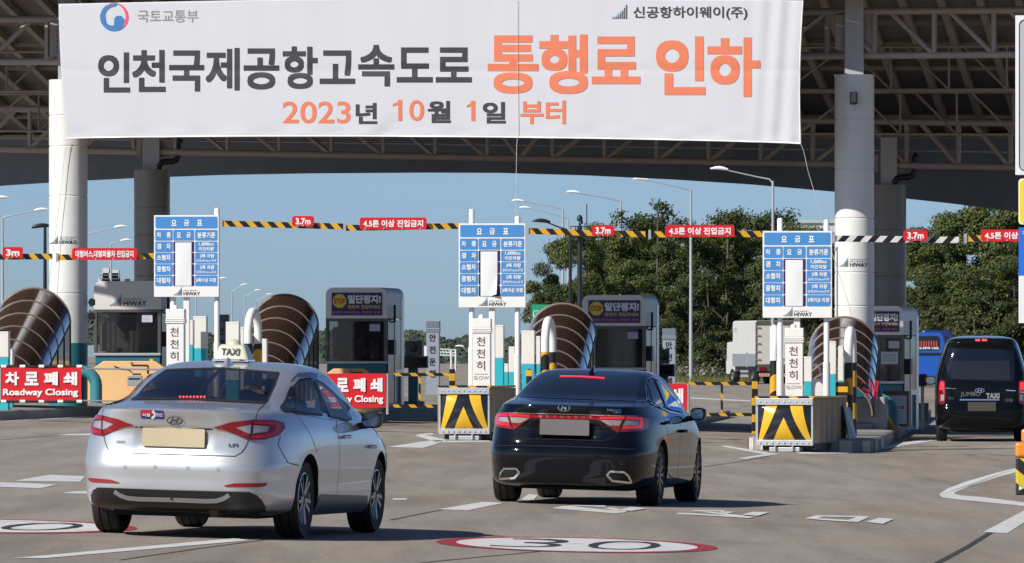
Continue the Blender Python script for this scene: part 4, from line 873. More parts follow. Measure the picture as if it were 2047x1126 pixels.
for a in ((1545, 362, 1420, 337, 156, 'street lamp with the longest arm, rising behind the right fee board'), (1381, 380, 1265, 358, 400, 'street lamp second from the right, above the trees left of the right board'),
          (1241, 402, 1132, 384, 450, 'street lamp third from the right over the treetops'), (1125, 418, 1023, 401, 500, 'street lamp with white head just above the middle fee board right post'), (1136, 437, 1038, 415, 560, 'street lamp lower and just right of the one over the middle fee board'),
          (1124, 505, 1108, 470, 620, 'short armed street lamp below the right lamps at the tree edge'), (5, 435, 97, 419, 430, 'street lamp at the left edge with arm reaching to the left column'), (-60, 410, 18, 395, 390, 'street lamp head peeking in at the far left edge'),
          (168, 470, 254, 453, 480, 'street lamp with its arm showing right of the front left column'), (222, 487, 263, 480, 560, 'thin street lamp between the left columns'), (392, 570, 454, 556, 760, 'small street lamp right of the left fee board, nearest of the row'),
          (464, 582, 496, 569, 860, 'small street lamp second in the distant row over the taxi'), (490, 592, 522, 580, 950, 'small street lamp third in the distant row over the taxi'), (512, 602, 545, 588, 1050, 'smallest street lamp in the distant row left of the brown canopy'),
          (940, 705, 910, 692, 700, 'low distant street lamp left of the middle fee board post')):
    street_lamp(*a)
street_lamp(1140, 462, 1063, 442, 330, 'dark street lamp pointing left just above the height bar', BLACKP, None)
street_lamp(90, 453, 104, 452, 300, 'dark slim lamp post left of the front left roof column', BLACKP, None)
Y = 340; X = PX(1159, Y); t = thing('camera_mast', 'dark camera mast with railed platform above the height bar by the trees', 'mast', (X, Y, g(X, Y))); zz = lambda py: PZ(py, Y)-g(X, Y); xx = lambda px: (px-1159)*Y/F
MB().tube([(0, 0, 0), (0, 0, zz(452))], .12, 8).build('pole', BLACKP, t); pf = MB()
for k in range(5):
    x = xx(1141+9.5*k); pf.tube([(x, -.3, zz(473)), (x, -.3, zz(453))], .02, 5)
for py in (473, 463, 453): pf.tube([(xx(1140), -.3, zz(py)), (xx(1181), -.3, zz(py))], .022, 5)
pf.box(xx(1140), xx(1181), -.3, .5, zz(475), zz(473)); pf.build('platform', BLACKP, t); cm = MB(); cm.tube([(0, 0, zz(452)), (0, 0, zz(440))], .05, 6); cm.lathe([(0, -.16), (.13, -.1), (.14, .05), (.05, .16), (0, .17)], 10, o=(0, 0, zz(437))); cm.lathe([(0, -.1), (.11, -.05), (.09, .08), (0, .12)], 10, o=(.05, 0, zz(445))); cm.build('camera', BLACKP, t, smooth=60)
a = P(1173, 700, 420); tag(MB().tube([(0, 0, -.5), (0, 0, PZ(408, 420)-a.z)], .03, 6).build('antenna_pole', BLACKP, None, loc=a), 'thin dark antenna pole rising behind the camera mast', 'antenna')
def rail(x0, x1, yt, Yd, label):
    a = P(x0, yt, Yd); b = P(x1, yt+3, Yd-15); t = thing('guardrail', label, 'guardrail', a, 0, 'steel guardrails along the far road')
    d = b-a; prof = [(0, 0), (-.05, -.06), (0, -.15), (0, -.19), (-.05, -.26), (0, -.33)]; n = 30
    MB().grid(lambda u, v: tuple(d*u+Vector((0, prof[min(5, int(v*5+.5))][0]*2, prof[min(5, int(v*5+.5))][1]*1.6))), 10, 5).build('beam', M('rail_steel', (.55, .56, .56), .4, .5, var=.15), t, smooth=30)
    ps = MB()
    for k in range(8): q = d*(k/7); ps.tube([(q.x, .1, q.z-.75), (q.x, .1, q.z)], .06, 6)
    ps.build('posts', GALV, t)
rail(1352, 1462, 732, 425, 'steel guardrail between the black sedan roof and the white truck'); rail(1640, 1900, 742, 430, 'steel guardrail behind the right canopy')
# green road sign with aeroplane, far buildings, gantry
Y = 330; a = P(1080, 700, Y); t = thing('green_sign', 'green highway sign with white aeroplane behind the middle canopy', 'sign', a); q = lambda px, py: (PX(px, Y)-a.x, PZ(py, Y)-a.z)
x0, z0 = q(1063, 650); x1, z1 = q(1100, 609); MB().box(x0, x1, -.03, .03, z0, z1).build('panel', M('sign_green', (.01, .30, .16), .45, var=.05), t); MB().tube([(x1*.5, .1, -3), (x1*.5, .1, z1)], .08, 8).build('post', GALV, t)
bx0, bz0 = q(1066, 643); bx1, bz1 = q(1078, 621); fr = MB()
for e in ((bx0, bx1, bz0, bz0+.03), (bx0, bx1, bz1-.03, bz1), (bx0, bx0+.03, bz0, bz1), (bx1-.03, bx1, bz0, bz1)): fr.box(e[0], e[1], -.04, -.031, e[2], e[3])
m_ = ((bx0+bx1)/2, (bz0+bz1)/2); fr.prism([(m_[0]-.02, m_[1]-.14), (m_[0]+.02, m_[1]-.14), (m_[0]+.025, m_[1]), (m_[0]+.12, m_[1]-.02), (m_[0]+.12, m_[1]+.02), (m_[0]+.025, m_[1]+.06), (m_[0], m_[1]+.15), (m_[0]-.025, m_[1]+.06), (m_[0]-.12, m_[1]+.02), (m_[0]-.12, m_[1]-.02), (m_[0]-.025, m_[1])], -.04, -.031); fr.build('aeroplane_symbol', WINK, t)
Y = 1500; a = P(220, 720, Y); t = thing('distant_tower', 'pale distant tower block behind the leftmost booth', 'building', a); q = lambda px, py: (PX(px, Y)-a.x, PZ(py, Y)-a.z)
TW = M('tower_facade', (.55, .56, .58), .6, var=.1); mb = MB()
for x0, x1, y0 in ((196, 238, 556), (203, 238, 546), (205, 218, 536), (221, 237, 540)):
    p0, p1 = q(x0, y0), q(x1, y0); mb.box(p0[0], p1[0], 0, 4, 0, p0[1])
mb.build('wall', TW, t)
for i in range(10):
    for j in range(4): x, z = q(199+4*i, 549+7*j); MB().box(x, x+.2, -.05, -.01, z-.3, z).build('window', M('tower_window', (.2, .22, .26), .3, var=.2), t)
Y = 620; a = P(1618, 720, Y); t = thing('pale_building', 'long pale green roofed building behind the trees right of centre', 'building', a); q = lambda px, py: (PX(px, Y)-a.x, PZ(py, Y)-a.z)
(x0, z0), (x1, z1) = q(1565, 520), q(1672, 446); MB().box(x0, x1, 0, 12, 0, z1).build('wall', M('pale_green_wall', (.48, .56, .50), .6, var=.08), t); MB().box(x0-.1, x1+.1, -.2, 12.2, z1, z1+.25).build('roof', M('pale_roof', (.4, .47, .46), .6, var=.1), t)
Y = 640; a = P(893, 745, Y); t = thing('sign_gantry', 'white steel sign gantry beyond the middle left booth', 'gantry', a); q = lambda px, py, d=0: (PX(px, Y)-a.x, d, PZ(py, Y)-a.z)
gm = MB()
for px in (902, 911): gm.tube([q(px, 762), q(px, 699)], .1, 6)
for py in (700, 706, 712): gm.tube([q(878, py-2), q(912, py)], .06, 6)
for k in range(6): gm.tube([q(879+6*k, 699), q(882+6*k, 711)], .04, 5)
gm.build('lattice', M('gantry_white', (.6, .61, .62), .5, var=.1), t); MB().box(q(848, 0)[0], q(856, 0)[0], -.2, 0, q(0, 716)[2], q(0, 692)[2]).build('panel', WHITE, t)
# ---------------------------------------------------------------- trees and far woods
def leaf_mat(name, c0, c1, c2):
    m = bpy.data.materials.new(name); m.use_nodes = True; t = m.node_tree; b = t.nodes['Principled BSDF']; L = t.links.new
    gi = t.nodes.new('ShaderNodeNewGeometry'); r = t.nodes.new('ShaderNodeValToRGB'); e = r.color_ramp.elements
    e[0].position = 0; e[0].color = (*c0, 1); e[1].position = 1; e[1].color = (*c2, 1); k = e.new(.6); k.color = (*c1, 1)
    L(gi.outputs['Random Per Island'], r.inputs[0]); L(r.outputs[0], b.inputs['Base Color']); b.inputs['Roughness'].default_value = .65; b.inputs['Specular IOR Level'].default_value = .3
    return m
LEAF = leaf_mat('broad_leaves', (.03, .045, .011), (.06, .085, .018), (.13, .135, .03)); LEAFD = leaf_mat('dark_leaves', (.022, .036, .012), (.045, .062, .016), (.09, .095, .022)); LEAFY = leaf_mat('yellowing_leaves', (.028, .046, .011), (.062, .084, .018), (.14, .13, .03))
BARK = M('bark', (.11, .085, .065), .9, var=.35, scale=6)
def crown_mesh(seed, w, h, n, leaf=.16, layers=1.0):
    rnd = random.Random(seed); mb = MB(); blobs = []
    for k in range(34):
        a = rnd.uniform(0, 2*pi); rr = w*.5*math.sqrt(rnd.random()); z = rnd.uniform(-.06, 1)
        taper = (1-.55*max(0, z-.45)/.55) ; blobs.append((cos(a)*rr*taper, sin(a)*rr*taper, z*h, rnd.uniform(.16, .30)*w*.62))
    for k in range(n):
        bx, by, bz, br = rnd.choice(blobs)
        th = rnd.uniform(0, 2*pi); u = rnd.uniform(-.75, 1); q = math.sqrt(max(0, 1-u*u)); rr = br*rnd.uniform(.55, 1.06)
        if rnd.random() < .05: rr *= rnd.uniform(1.05, 1.35)
        c = Vector((bx+cos(th)*q*rr, by+sin(th)*q*rr, max(.1, bz+u*rr*.62)))
        nrm = (Vector((cos(th)*q, sin(th)*q, u+.35))+Vector((rnd.uniform(-1, 1), rnd.uniform(-1, 1), rnd.uniform(-1, 1)))*.75).normalized()
        a = nrm.orthogonal().normalized(); a = (Matrix.Rotation(rnd.uniform(0, 6.28), 3, nrm) @ a); b = nrm.cross(a); s_ = leaf*rnd.uniform(.6, 1.5)
        mb.add([c-a*s_, c-b*s_*.5+a*s_*.1, c+a*s_, c+b*s_*.5+a*s_*.1], [(0, 1, 2, 3)])
    return mb
def make_tree(seed, w, h, trunk_h, n, mat, name='broadleaf_tree', leaf=.088):
    rnd = random.Random(seed); t = thing(name, '', 'tree', (0, 0, 0)); tr = MB()
    for k in range(3):
        a = k*2.1+rnd.random(); pts = [(.12*cos(a), .12*sin(a), -.1), (.3*cos(a), .3*sin(a), trunk_h*.5), (.75*cos(a), .75*sin(a), trunk_h), (1.2*cos(a), 1.2*sin(a), trunk_h+h*.45)]
        tr.tube(pts, [.16, .13, .1, .04], 7)
        for q in range(3):
            b = rnd.uniform(0, 6.28); s0 = Vector(pts[2])+Vector((0, 0, h*.1*q)); tr.tube([s0, s0+Vector((cos(b), sin(b), .8))*w*.16, s0+Vector((cos(b), sin(b), 1))*w*.28], [.05, .035, .015], 5)
    tr.build('trunk', BARK, t); o = crown_mesh(seed, w, h, n, leaf).build('crown', mat, t); o.location = (0, 0, trunk_h*.8); return t
PROT = [make_tree(11, 6.4, 7.6, 1.7, 27000, LEAF), make_tree(12, 5.6, 7.0, 1.6, 25000, LEAFD), make_tree(13, 6.0, 7.4, 1.8, 26000, LEAFY)]
used = [False]*3
def tree(kind, px, pytop, Y, label, hs=None, group='trees behind the toll gate', zb=0, wsc=1):
    o = PROT[kind] if not used[kind] else copy_tree(PROT[kind]); used[kind] = True
    X = PX(px, Y); gz = g(X, Y); H = PZ(pytop, Y)-gz; full = (9.3, 8.6, 9.2)[kind]; k = H/full
    o.location = (X, Y, gz); o.scale = (k*wsc, k*wsc, k); o.rotation_euler = (0, 0, random.uniform(0, 6.28)); o['label'] = label; o['group'] = group
for a in ((1, 1108, 515, 418, 'dark sparse tree at the left end of the wood by the middle fee board', .72), (0, 1150, 462, 425, 'green tree behind the camera mast at the wood edge', .8), (2, 1215, 448, 430, 'yellowing tree behind the 3.7m sign beside the middle board', .8),
          (0, 1290, 434, 435, 'tall green tree under the second street lamp from the right', .85), (1, 1360, 440, 428, 'dark tree behind the long red 4.5 ton sign', .85), (2, 1430, 432, 432, 'yellowing tree left of the right fee board', .85), (0, 1500, 425, 436, 'tall green tree between the longest lamp and right fee board', .9),
          (1, 1575, 452, 425, 'dark tree behind the right fee board', .9), (2, 1640, 455, 428, 'yellowing tree just left of the right columns', .85), (0, 1250, 520, 412, 'lower green tree above the booth behind the black sedan', .95), (1, 1390, 540, 410, 'lower dark tree above the guardrail by the black sedan', 1.0), (1, 1530, 530, 408, 'lower dark tree right above the white truck', 1.0), (1, 1165, 560, 410, 'low dark tree above the middle brown canopy', .9),
          (2, 1850, 455, 515, 'yellowing tree just right of the rear right column', .9), (0, 1925, 420, 510, 'green tree under the arched beam at the right', .95), (2, 1995, 388, 505, 'tallest yellow green tree at the right near the road sign', .95), (0, 2070, 395, 503, 'green tree at the right edge behind the road sign', 1.0), (1, 1880, 540, 495, 'low dark tree above the blue bus', 1.0), (1, 1965, 530, 493, 'low dark tree above the black van', 1.1), (1, 2050, 520, 495, 'low dark tree at the right edge behind the sign panels', 1.1),
          (1, 1760, 520, 415, 'dark tree behind the two right columns', 1.0)):
    tree(*a[:5], wsc=a[5])
for k, px in enumerate(range(1135, 1680, 45)):
    tree(1 if k % 2 else 0, px, 470+18*sin(k*1.7), 452+6*(k % 3), ('shaded dark' if k % 2 else 'shaded green')+' tree in the back row of the wood, number filled in later', wsc=.95)
    o_ = [o for o in COL.objects if o.get('label', '').endswith('number filled in later')][0]; o_['label'] = 'shaded tree in the second row of the wood between mast and right columns'; o_['group'] = 'second row of trees'
for k, px in enumerate((1835, 1890, 1950, 2015, 2075)):
    tree(k % 2, px, 470-12*k, 545, 'x', wsc=1.0); o_ = [o for o in COL.objects if o.get('label') == 'x'][0]; o_['label'] = 'shaded tree behind the front trees at the right edge'; o_['group'] = 'second row of trees at the right'
# sparse top shoots above the wood
def shoot(px, py0, py1, Y, label, seed):
    rnd = random.Random(seed); a = P(px, py1, Y); t = thing('slender_tree', label, 'tree', a, 0, 'slender tops sticking out of the wood'); h = PZ(py0, Y)-a.z
    tr = MB(); tr.tube([(0, 0, -4.5), (.1, 0, 0), (.05, 0, h*.9)], [.09, .06, .015], 6); lf = MB()
    for k in range(9):
        z = h*(.25+.7*k/9); b = rnd.uniform(0, 6.28); e = Vector((cos(b)*.75, sin(b)*.75, z+.35)); tr.tube([(0.08, 0, z-.15), e], [.02, .008], 4)
        for q in range(55):
            c = e+Vector((rnd.gauss(0, .26), rnd.gauss(0, .26), rnd.gauss(0, .13))); n_ = Vector((rnd.gauss(0, 1), rnd.gauss(0, 1), rnd.gauss(.6, 1))).normalized(); u = n_.orthogonal().normalized(); v = n_.cross(u); s_ = .11
            lf.add([c-u*s_, c-v*s_*.5, c+u*s_, c+v*s_*.5], [(0, 1, 2, 3)])
    tr.build('trunk', BARK, t); lf.build('crown', LEAFD, t)
shoot(1312, 412, 470, 430, 'slender dark treetop sticking out beside the 3.7m sign', 3); shoot(1258, 436, 480, 432, 'leaning slender treetop left of the tall shoot above the wood', 4); shoot(1452, 430, 470, 431, 'thin treetop sticking out left of the longest lamp pole', 5); shoot(1553, 432, 470, 433, 'thin treetop just right of the longest lamp pole', 6)
# undergrowth below the wood, verge grass, far wooded hills
HILL = M('wooded_hill', (.03, .045, .03), .9, var=.4, scale=.2)
hy = [(-200, 640), (-60, 622), (20, 628), (100, 640), (190, 622), (260, 636), (330, 660), (450, 672), (560, 668), (640, 664), (700, 656), (800, 664), (835, 662), (870, 672), (905, 682), (930, 672), (955, 671), (990, 680), (1030, 676), (1080, 684), (1200, 690), (1500, 690), (2300, 680)]
def hyf(px):
    for (a, b), (c, d) in zip(hy, hy[1:]):
        if a <= px <= c: return b+(d-b)*(px-a)/(c-a)
    return 690
mb = MB(); HYD = 1300
mb.grid(lambda u, v: tuple(P(-200+2500*u, hyf(-200+2500*u)+6+(60 if v == 0 else 30 if v < .6 else 0)+(9 if v == 1 else 0)*0, HYD-60+60*v)), 120, 2)
h_ = struct(mb.build('wooded_hills', HILL))
wd = MB(); rnd = random.Random(5)
for k in range(9000):
    px = rnd.uniform(-60, 1130); top = hyf(px); d = rnd.random()**1.4; py = top+d*62+rnd.uniform(-2.5, 3)+2.5*sin(px*.35)*sin(px*.13+1); c = P(px, py, HYD-62*d-2); n_ = Vector((rnd.gauss(0, .6), rnd.gauss(-.8, .5), rnd.gauss(.7, .5))).normalized(); u = n_.orthogonal().normalized(); v = n_.cross(u); s_ = rnd.uniform(.22, .55)
    wd.add([c-u*s_, c-v*s_*.8, c+u*s_, c+v*s_*.8], [(0, 1, 2, 3)])
stuff(wd.build('far_wood', leaf_mat('far_leaves', (.03, .046, .034), (.045, .066, .044), (.07, .085, .05)), None))
ug = MB()
for k in range(34000):
    px = rnd.uniform(1070, 2100); Y = rnd.uniform(404, 470) if px < 1700 else rnd.uniform(488, 540); gz = g(PX(px, Y), Y); z = gz+rnd.random()**1.3*(2.6 if px < 1300 else 1.5 if px < 1480 else 3.2)*(1.5 if px > 1700 else 1); c = Vector((PX(px, Y), Y, z)); n_ = Vector((rnd.gauss(0, 1), rnd.gauss(-.4, 1), rnd.gauss(.8, .7))).normalized(); u = n_.orthogonal().normalized(); v = n_.cross(u); s_ = rnd.uniform(.07, .16)
    ug.add([c-u*s_, c-v*s_*.5, c+u*s_, c+v*s_*.5], [(0, 1, 2, 3)])
stuff(ug.build('undergrowth', leaf_mat('brush_leaves', (.03, .04, .015), (.06, .075, .022), (.13, .12, .05))))
gr = MB()
for k in range(5000):
    px = rnd.uniform(1330, 2000); Y = rnd.uniform(396, 424); X = PX(px, Y); gz = g(X, Y); hgt = rnd.uniform(.1, .4); dx = rnd.gauss(0, .08); gr.add([(X-.04, Y, gz), (X+.04, Y, gz), (X+dx, Y, gz+hgt)], [(0, 1, 2)])
stuff(gr.build('verge_grass', leaf_mat('grass_blades', (.06, .08, .02), (.10, .12, .035), (.2, .17, .07))))
# ---------------------------------------------------------------- vehicles
import bisect
def pchip(xs, ys):
    n = len(xs); h = [xs[i+1]-xs[i] for i in range(n-1)]; d = [(ys[i+1]-ys[i])/h[i] for i in range(n-1)]; m = [0]*n
    for i in range(1, n-1):
        if d[i-1]*d[i] > 0: w1, w2 = 2*h[i]+h[i-1], h[i]+2*h[i-1]; m[i] = (w1+w2)/(w1/d[i-1]+w2/d[i])
    m[0], m[-1] = d[0], d[-1]
    def f(x):
        if x <= xs[0]: return ys[0]
        if x >= xs[-1]: return ys[-1]
        i = bisect.bisect_right(xs, x)-1; t = (x-xs[i])/h[i]
        return (1+2*t)*(1-t)**2*ys[i]+t*(1-t)**2*h[i]*m[i]+t*t*(3-2*t)*ys[i+1]+t*t*(t-1)*h[i]*m[i+1]
    return f
class Car:
    def __init__(s, name, label, cat, px, py, Y, head, rear, front, width, nr, ym, dents=()):
        X = PX(px, Y); z = g(X, Y); s.o = thing(name, label, cat, (X, Y, z)); hd = R(head)
        fw = Vector((sin(hd), cos(hd), 0)); e = .5; fw.z = (g(X+fw.x*e, Y+fw.y*e)-g(X-fw.x*e, Y-fw.y*e))/(2*e); fw.normalize()
        rt = Vector((cos(hd), -sin(hd), 0)); rt.z = (g(X+rt.x*e, Y+rt.y*e)-g(X-rt.x*e, Y-rt.y*e))/(2*e); rt.normalize(); up = rt.cross(fw).normalized(); fw = up.cross(rt)
        s.Mx = Matrix((rt, fw, up)).transposed().to_4x4(); s.Mx.translation = (X, Y, z); s.o.rotation_euler = s.Mx.to_euler()
        s.yr = pchip(*zip(*rear)); s.yf = pchip(*zip(*front)); s.w = pchip(*zip(*width)); s.nr = pchip(*zip(*nr)); s.ym = ym; s.dents = dents; s.cache = {}
        s.z0, s.z1 = rear[0][0], rear[-1][0]
    def outline(s, z):
        k = round(z, 4)
        if k in s.cache: return s.cache[k]
        w, yr, yf, n = s.w(z), s.yr(z), s.yf(z), s.nr(z); pts = []
        N = 220
        for i in range(N+1):
            t = pi/2*i/N; t = t-.0*sin(4*t); pts.append((w*abs(sin(t))**(2/n), s.ym-(s.ym-yr)*abs(cos(t))**(2/n)))
        for i in range(1, 121):
            t = pi/2*i/120; pts.append((w*abs(cos(t))**(2/5.5), s.ym+(yf-s.ym)*abs(sin(t))**(2/5.5)))
        L_ = [0]
        for a, b in zip(pts, pts[1:]): L_.append(L_[-1]+math.hypot(b[0]-a[0], b[1]-a[1]))
        s.cache[k] = (pts, L_, L_[N]); return s.cache[k]
    def surf(s, a, z, off=0):
        sg = -1 if a < 0 else 1; pts, L_, Lm = s.outline(z); a_ = min(abs(a), L_[-1]-1e-6); i = min(max(0, bisect.bisect_right(L_, a_)-1), len(pts)-2); d = L_[i+1]-L_[i]; t = (a_-L_[i])/d if d > 1e-9 else 0
        x = pts[i][0]+(pts[i+1][0]-pts[i][0])*t; y = pts[i][1]+(pts[i+1][1]-pts[i][1])*t
        for (cx, cz, hx, hz, dep, soft) in s.dents:
            q = min(l01(hx-abs(x-cx), -soft, soft), l01(hz-abs(z-cz), -soft, soft))
            if q > 0 and y < s.ym-.8: y += dep*q*q*(3-2*q)
        p = Vector((sg*x, y, z))
        if off: p += s.nrm(a, z)*off
        return p
    def nrm(s, a, z):
        e = .008; za, zb = max(s.z0, z-e), min(s.z1, z+e)
        n = (s.surf(a+e, z)-s.surf(a-e, z)).cross(s.surf(a, zb)-s.surf(a, za))
        n = n.normalized() if n.length > 1e-9 else Vector((0, -1, 0))
        return n
    def in_poly(s, a, z, P_):
        c = False; j = len(P_)-1
        for i in range(len(P_)):
            if (P_[i][1] > z) != (P_[j][1] > z) and a < (P_[j][0]-P_[i][0])*(z-P_[i][1])/(P_[j][1]-P_[i][1])+P_[i][0]: c = not c
            j = i
        return c
    def body(s, paint, arches, ra, inner=.52, holes=(), screen=None):
        # levels spaced evenly along the profile curves
        zs = [s.z0+(s.z1-s.z0)*i/2000 for i in range(2001)]; L_ = [0]
        for a, b in zip(zs, zs[1:]):
            L_.append(L_[-1]+math.hypot(b-a, s.yr(b)-s.yr(a))+.25*abs(s.yf(b)-s.yf(a))+abs(s.w(b)-s.w(a)))
        NL = 96; lev = []
        for k in range(NL+1):
            q = L_[-1]*k/NL; i = min(bisect.bisect_left(L_, q), 2000); lev.append(zs[i])
        lev = sorted(set(lev)); A, B = 64, 44; vs = []; fs = []
        for z in lev:
            pts, L2, Lm = s.outline(z); row = [s.surf(Lm*i/A, z) for i in range(A+1)]+[s.surf(Lm+(L2[-1]-Lm)*i/B, z) for i in range(1, B+1)]
            vs += row+[Vector((-p.x, p.y, p.z)) for p in row[-2:0:-1]]
        n = 2*(A+B)
        for j in range(len(lev)-1): fs += [(j*n+i, j*n+(i+1) % n, (j+1)*n+(i+1) % n, (j+1)*n+i) for i in range(n)]
        fs += [tuple(range(n-1, -1, -1)), tuple(range((len(lev)-1)*n, len(lev)*n))]
        me = bpy.data.meshes.new('body'); me.from_pydata([tuple(v) for v in vs], [], fs)
        me.materials.append(paint)
        me.materials.append(M('wheel_well', (.006, .006, .006), .9, var=0))
        me.materials.append(M('opening', (0, 0, 0), var=0)); az_ = []
        for z in lev:
            pts, L2, Lm = s.outline(z); h = [Lm*i/A for i in range(A+1)]+[Lm+(L2[-1]-Lm)*i/B for i in range(1, B+1)]; az_ += [(q, z) for q in h]+[(-q, z) for q in h[-2:0:-1]]
        if holes or screen:
            for p in me.polygons:
                if len(p.vertices) != 4: continue
                q = [az_[i] for i in p.vertices]; z = sum(x[1] for x in q)/4; sg = 1 if p.center.x > 0 else -1; a_ = sum(abs(x[0]) for x in q)/4
                if any(s.in_poly(a_, z, h) for h in holes): p.material_index = 2
                if screen and screen[0] < z < screen[1] and abs(p.center.x) < .84*s.w(z) and p.center.y > s.ym+.15: p.material_index = 2
        bm = bmesh.new(); bm.from_mesh(me); bmesh.ops.recalc_face_normals(bm, faces=bm.faces); bm.to_mesh(me); bm.free()
        o = bpy.data.objects.new('body', me); COL.objects.link(o); cuts = []
        for y, zc in arches:
            for sg in (-1, 1):
                c = MB().lathe([(0, sg*inner), (ra, sg*inner), (ra, sg*1.3), (0, sg*1.3)], 56, 'x', o=(0, y, zc)).build('cut', paint); cuts.append(c)
                m = o.modifiers.new('b', 'BOOLEAN'); m.object = c; m.operation = 'DIFFERENCE'; m.solver = 'EXACT'
        me2 = bpy.data.meshes.new_from_object(o.evaluated_get(bpy.context.evaluated_depsgraph_get())); o.modifiers.clear(); o.data = me2; me2.name = 'body'
        for c in cuts: bpy.data.objects.remove(c)
        while len(me2.materials) < 2: me2.materials.append(MATS['wheel_well'])
        me2.materials[0] = paint; me2.materials[1] = MATS['wheel_well']
        for p in me2.polygons:
            p.use_smooth = True
            if p.material_index == 2: continue
            p.material_index = 0
            for y, zc in arches:
                if all(math.hypot(me2.vertices[i].co.y-y, me2.vertices[i].co.z-zc) < ra+.004 for i in p.vertices) and abs(p.normal.z)+abs(p.normal.y)+abs(p.normal.x) > 0: p.material_index = 1
        bm = bmesh.new(); bm.from_mesh(me2); bmesh.ops.delete(bm, geom=[f_ for f_ in bm.faces if f_.material_index == 2], context='FACES'); bm.to_mesh(me2); bm.free()
        me2.set_sharp_from_angle(angle=R(38)); o.parent = s.o
        if screen:
            vs = []; n = 20
            mb = MB(); z0, z1 = screen
            def ws(u, v):
                z = z0-.01+(z1-z0+.02)*v; L2 = s.outline(z)[1][-1]; k = (u-.5)*2*.86*s.w(z); return s.surf((L2-abs(k)) if k >= 0 else -(L2-abs(k)), z, .004)
            mb.grid(ws, 24, 10).build('windscreen', M('windscreen_glass', (.02, .025, .03), .03, var=0, alpha=.25), s.o, smooth=180)
            INT = M('cabin_trim', (.012, .012, .013), .8, var=.2)
            MB().box(-.76, .76, -.35, 2.55, .3, .93).build('cabin_floor', INT, s.o)
            MB().box(-.66, .66, -.12, .05, .93, 1.13).build('rear_seat', INT, s.o, bevel=.05)
            for x in (-.42, .42): MB().box(x-.12, x+.12, -.08, .04, 1.12, 1.25).build('rear_headrest', INT, s.o, bevel=.04)
            for x in (-.38, .38):
                MB().box(x-.25, x+.25, 1.0, 1.16, .93, 1.17).build('front_seat', INT, s.o, bevel=.06); MB().box(x-.12, x+.12, 1.02, 1.12, 1.18, 1.34).build('front_headrest', INT, s.o, bevel=.04)
            MB().box(-.72, .72, 2.2, 2.5, .93, 1.02).build('dashboard', INT, s.o, bevel=.03); MB().box(-.1, .1, 2.02, 2.05, 1.27, 1.33).build('rear_view_mirror', INT, s.o, bevel=.01)
        return o
    # photo pixel -> (a, z) on the shell
    def proj(s, p):
        q = s.Mx @ p; return CX+F*q.x/q.y, HY-F*(q.z-EYE)/q.y
    def inv(s, px, py, zg=None):
        z = zg if zg else s.z0+.5*(s.z1-s.z0)
        lo = -1.0; 
        for _ in range(9):
            pts, L_, Lm = s.outline(z); lo, hi = -.95*s.w(z), L_[-1]*.98
            for _ in range(20):
                a = (lo+hi)/2
                if s.proj(s.surf(a, z))[0] < px: lo = a
                else: hi = a
            y = s.proj(s.surf(a, z))[1]; k = F/s.o.location.y
            z = min(s.z1-.002, max(s.z0+.002, z-.8*(py-y)*-1/k*-1))
        return a, z
    def az(s, pts, closed=False):
        out = []; pts = pts+[pts[0]] if closed else pts
        for (x0, y0), (x1, y1) in zip(pts, pts[1:]):
            k = max(1, int(math.hypot(x1-x0, y1-y0)/5)); out += [(x0+(x1-x0)*i/k, y0+(y1-y0)*i/k) for i in range(k)]
        if not closed: out.append(pts[-1])
        return s._az(out)
    def azc(s, pts): return s.az(pts, True)
    def _az(s, pts): return [(0 if abs(a) < .07 else a, z) for a, z in (s.inv(*p) for p in pts)]
    def patch(s, name, poly, mat, off=.004, step=.03, mirror=False, parent=None, both=False):
        out = []
        for sg in ((1, -1) if both else (-1,) if mirror else (1,)):
            bm = bmesh.new(); P_ = [(a*sg, z) for a, z in poly]
            bm.faces.new([bm.verts.new((a, z, 0)) for a, z in P_])
            for ax in (0, 1):
                lo, hi = min(p[ax] for p in P_), max(p[ax] for p in P_); k = int((hi-lo)/step)+1
                for i in range(1, k):
                    c = lo+(hi-lo)*i/k; bmesh.ops.bisect_plane(bm, geom=bm.verts[:]+bm.edges[:]+bm.faces[:], plane_co=(c, 0, 0) if ax == 0 else (0, c, 0), plane_no=(1, 0, 0) if ax == 0 else (0, 1, 0))
            for v in bm.verts: v.co = s.surf(v.co.x, v.co.y, off)
            bmesh.ops.recalc_face_normals(bm, faces=bm.faces)
            me = bpy.data.meshes.new(name); bm.to_mesh(me); bm.free(); me.materials.append(mat)
            for p in me.polygons: p.use_smooth = True
            o = bpy.data.objects.new(name, me); COL.objects.link(o); o.parent = parent or s.o; out.append(o)
        return out[0] if len(out) == 1 else out
    def strip(s, name, line, w, mat, off=.003, both=False, parent=None, closed=False):
        for sg in ((1, -1) if both else (1,)):
            mb = MB(); vs = []; L_ = [(a*sg, z) for a, z in line]; L_ = L_+[L_[0]] if closed else L_; dl = []
            for (a, z), (b, y) in zip(L_, L_[1:]):
                k = max(1, int(math.hypot(b-a, y-z)/.03)); dl += [(a+(b-a)*i/k, z+(y-z)*i/k) for i in range(k)]
            dl.append(L_[-1])
            for i, (a, z) in enumerate(dl):
                q, r_ = dl[min(i+1, len(dl)-1)], dl[max(0, i-1)]; d = (q[0]-r_[0], q[1]-r_[1]); l = math.hypot(*d) or 1
                n = (-d[1]/l*w/2, d[0]/l*w/2); vs += [s.surf(a+n[0], z+n[1], off), s.surf(a-n[0], z-n[1], off)]
            mb.add(vs, [(2*i, 2*i+2, 2*i+3, 2*i+1) for i in range(len(dl)-1)]); mb.build(name, mat, parent or s.o, smooth=180)
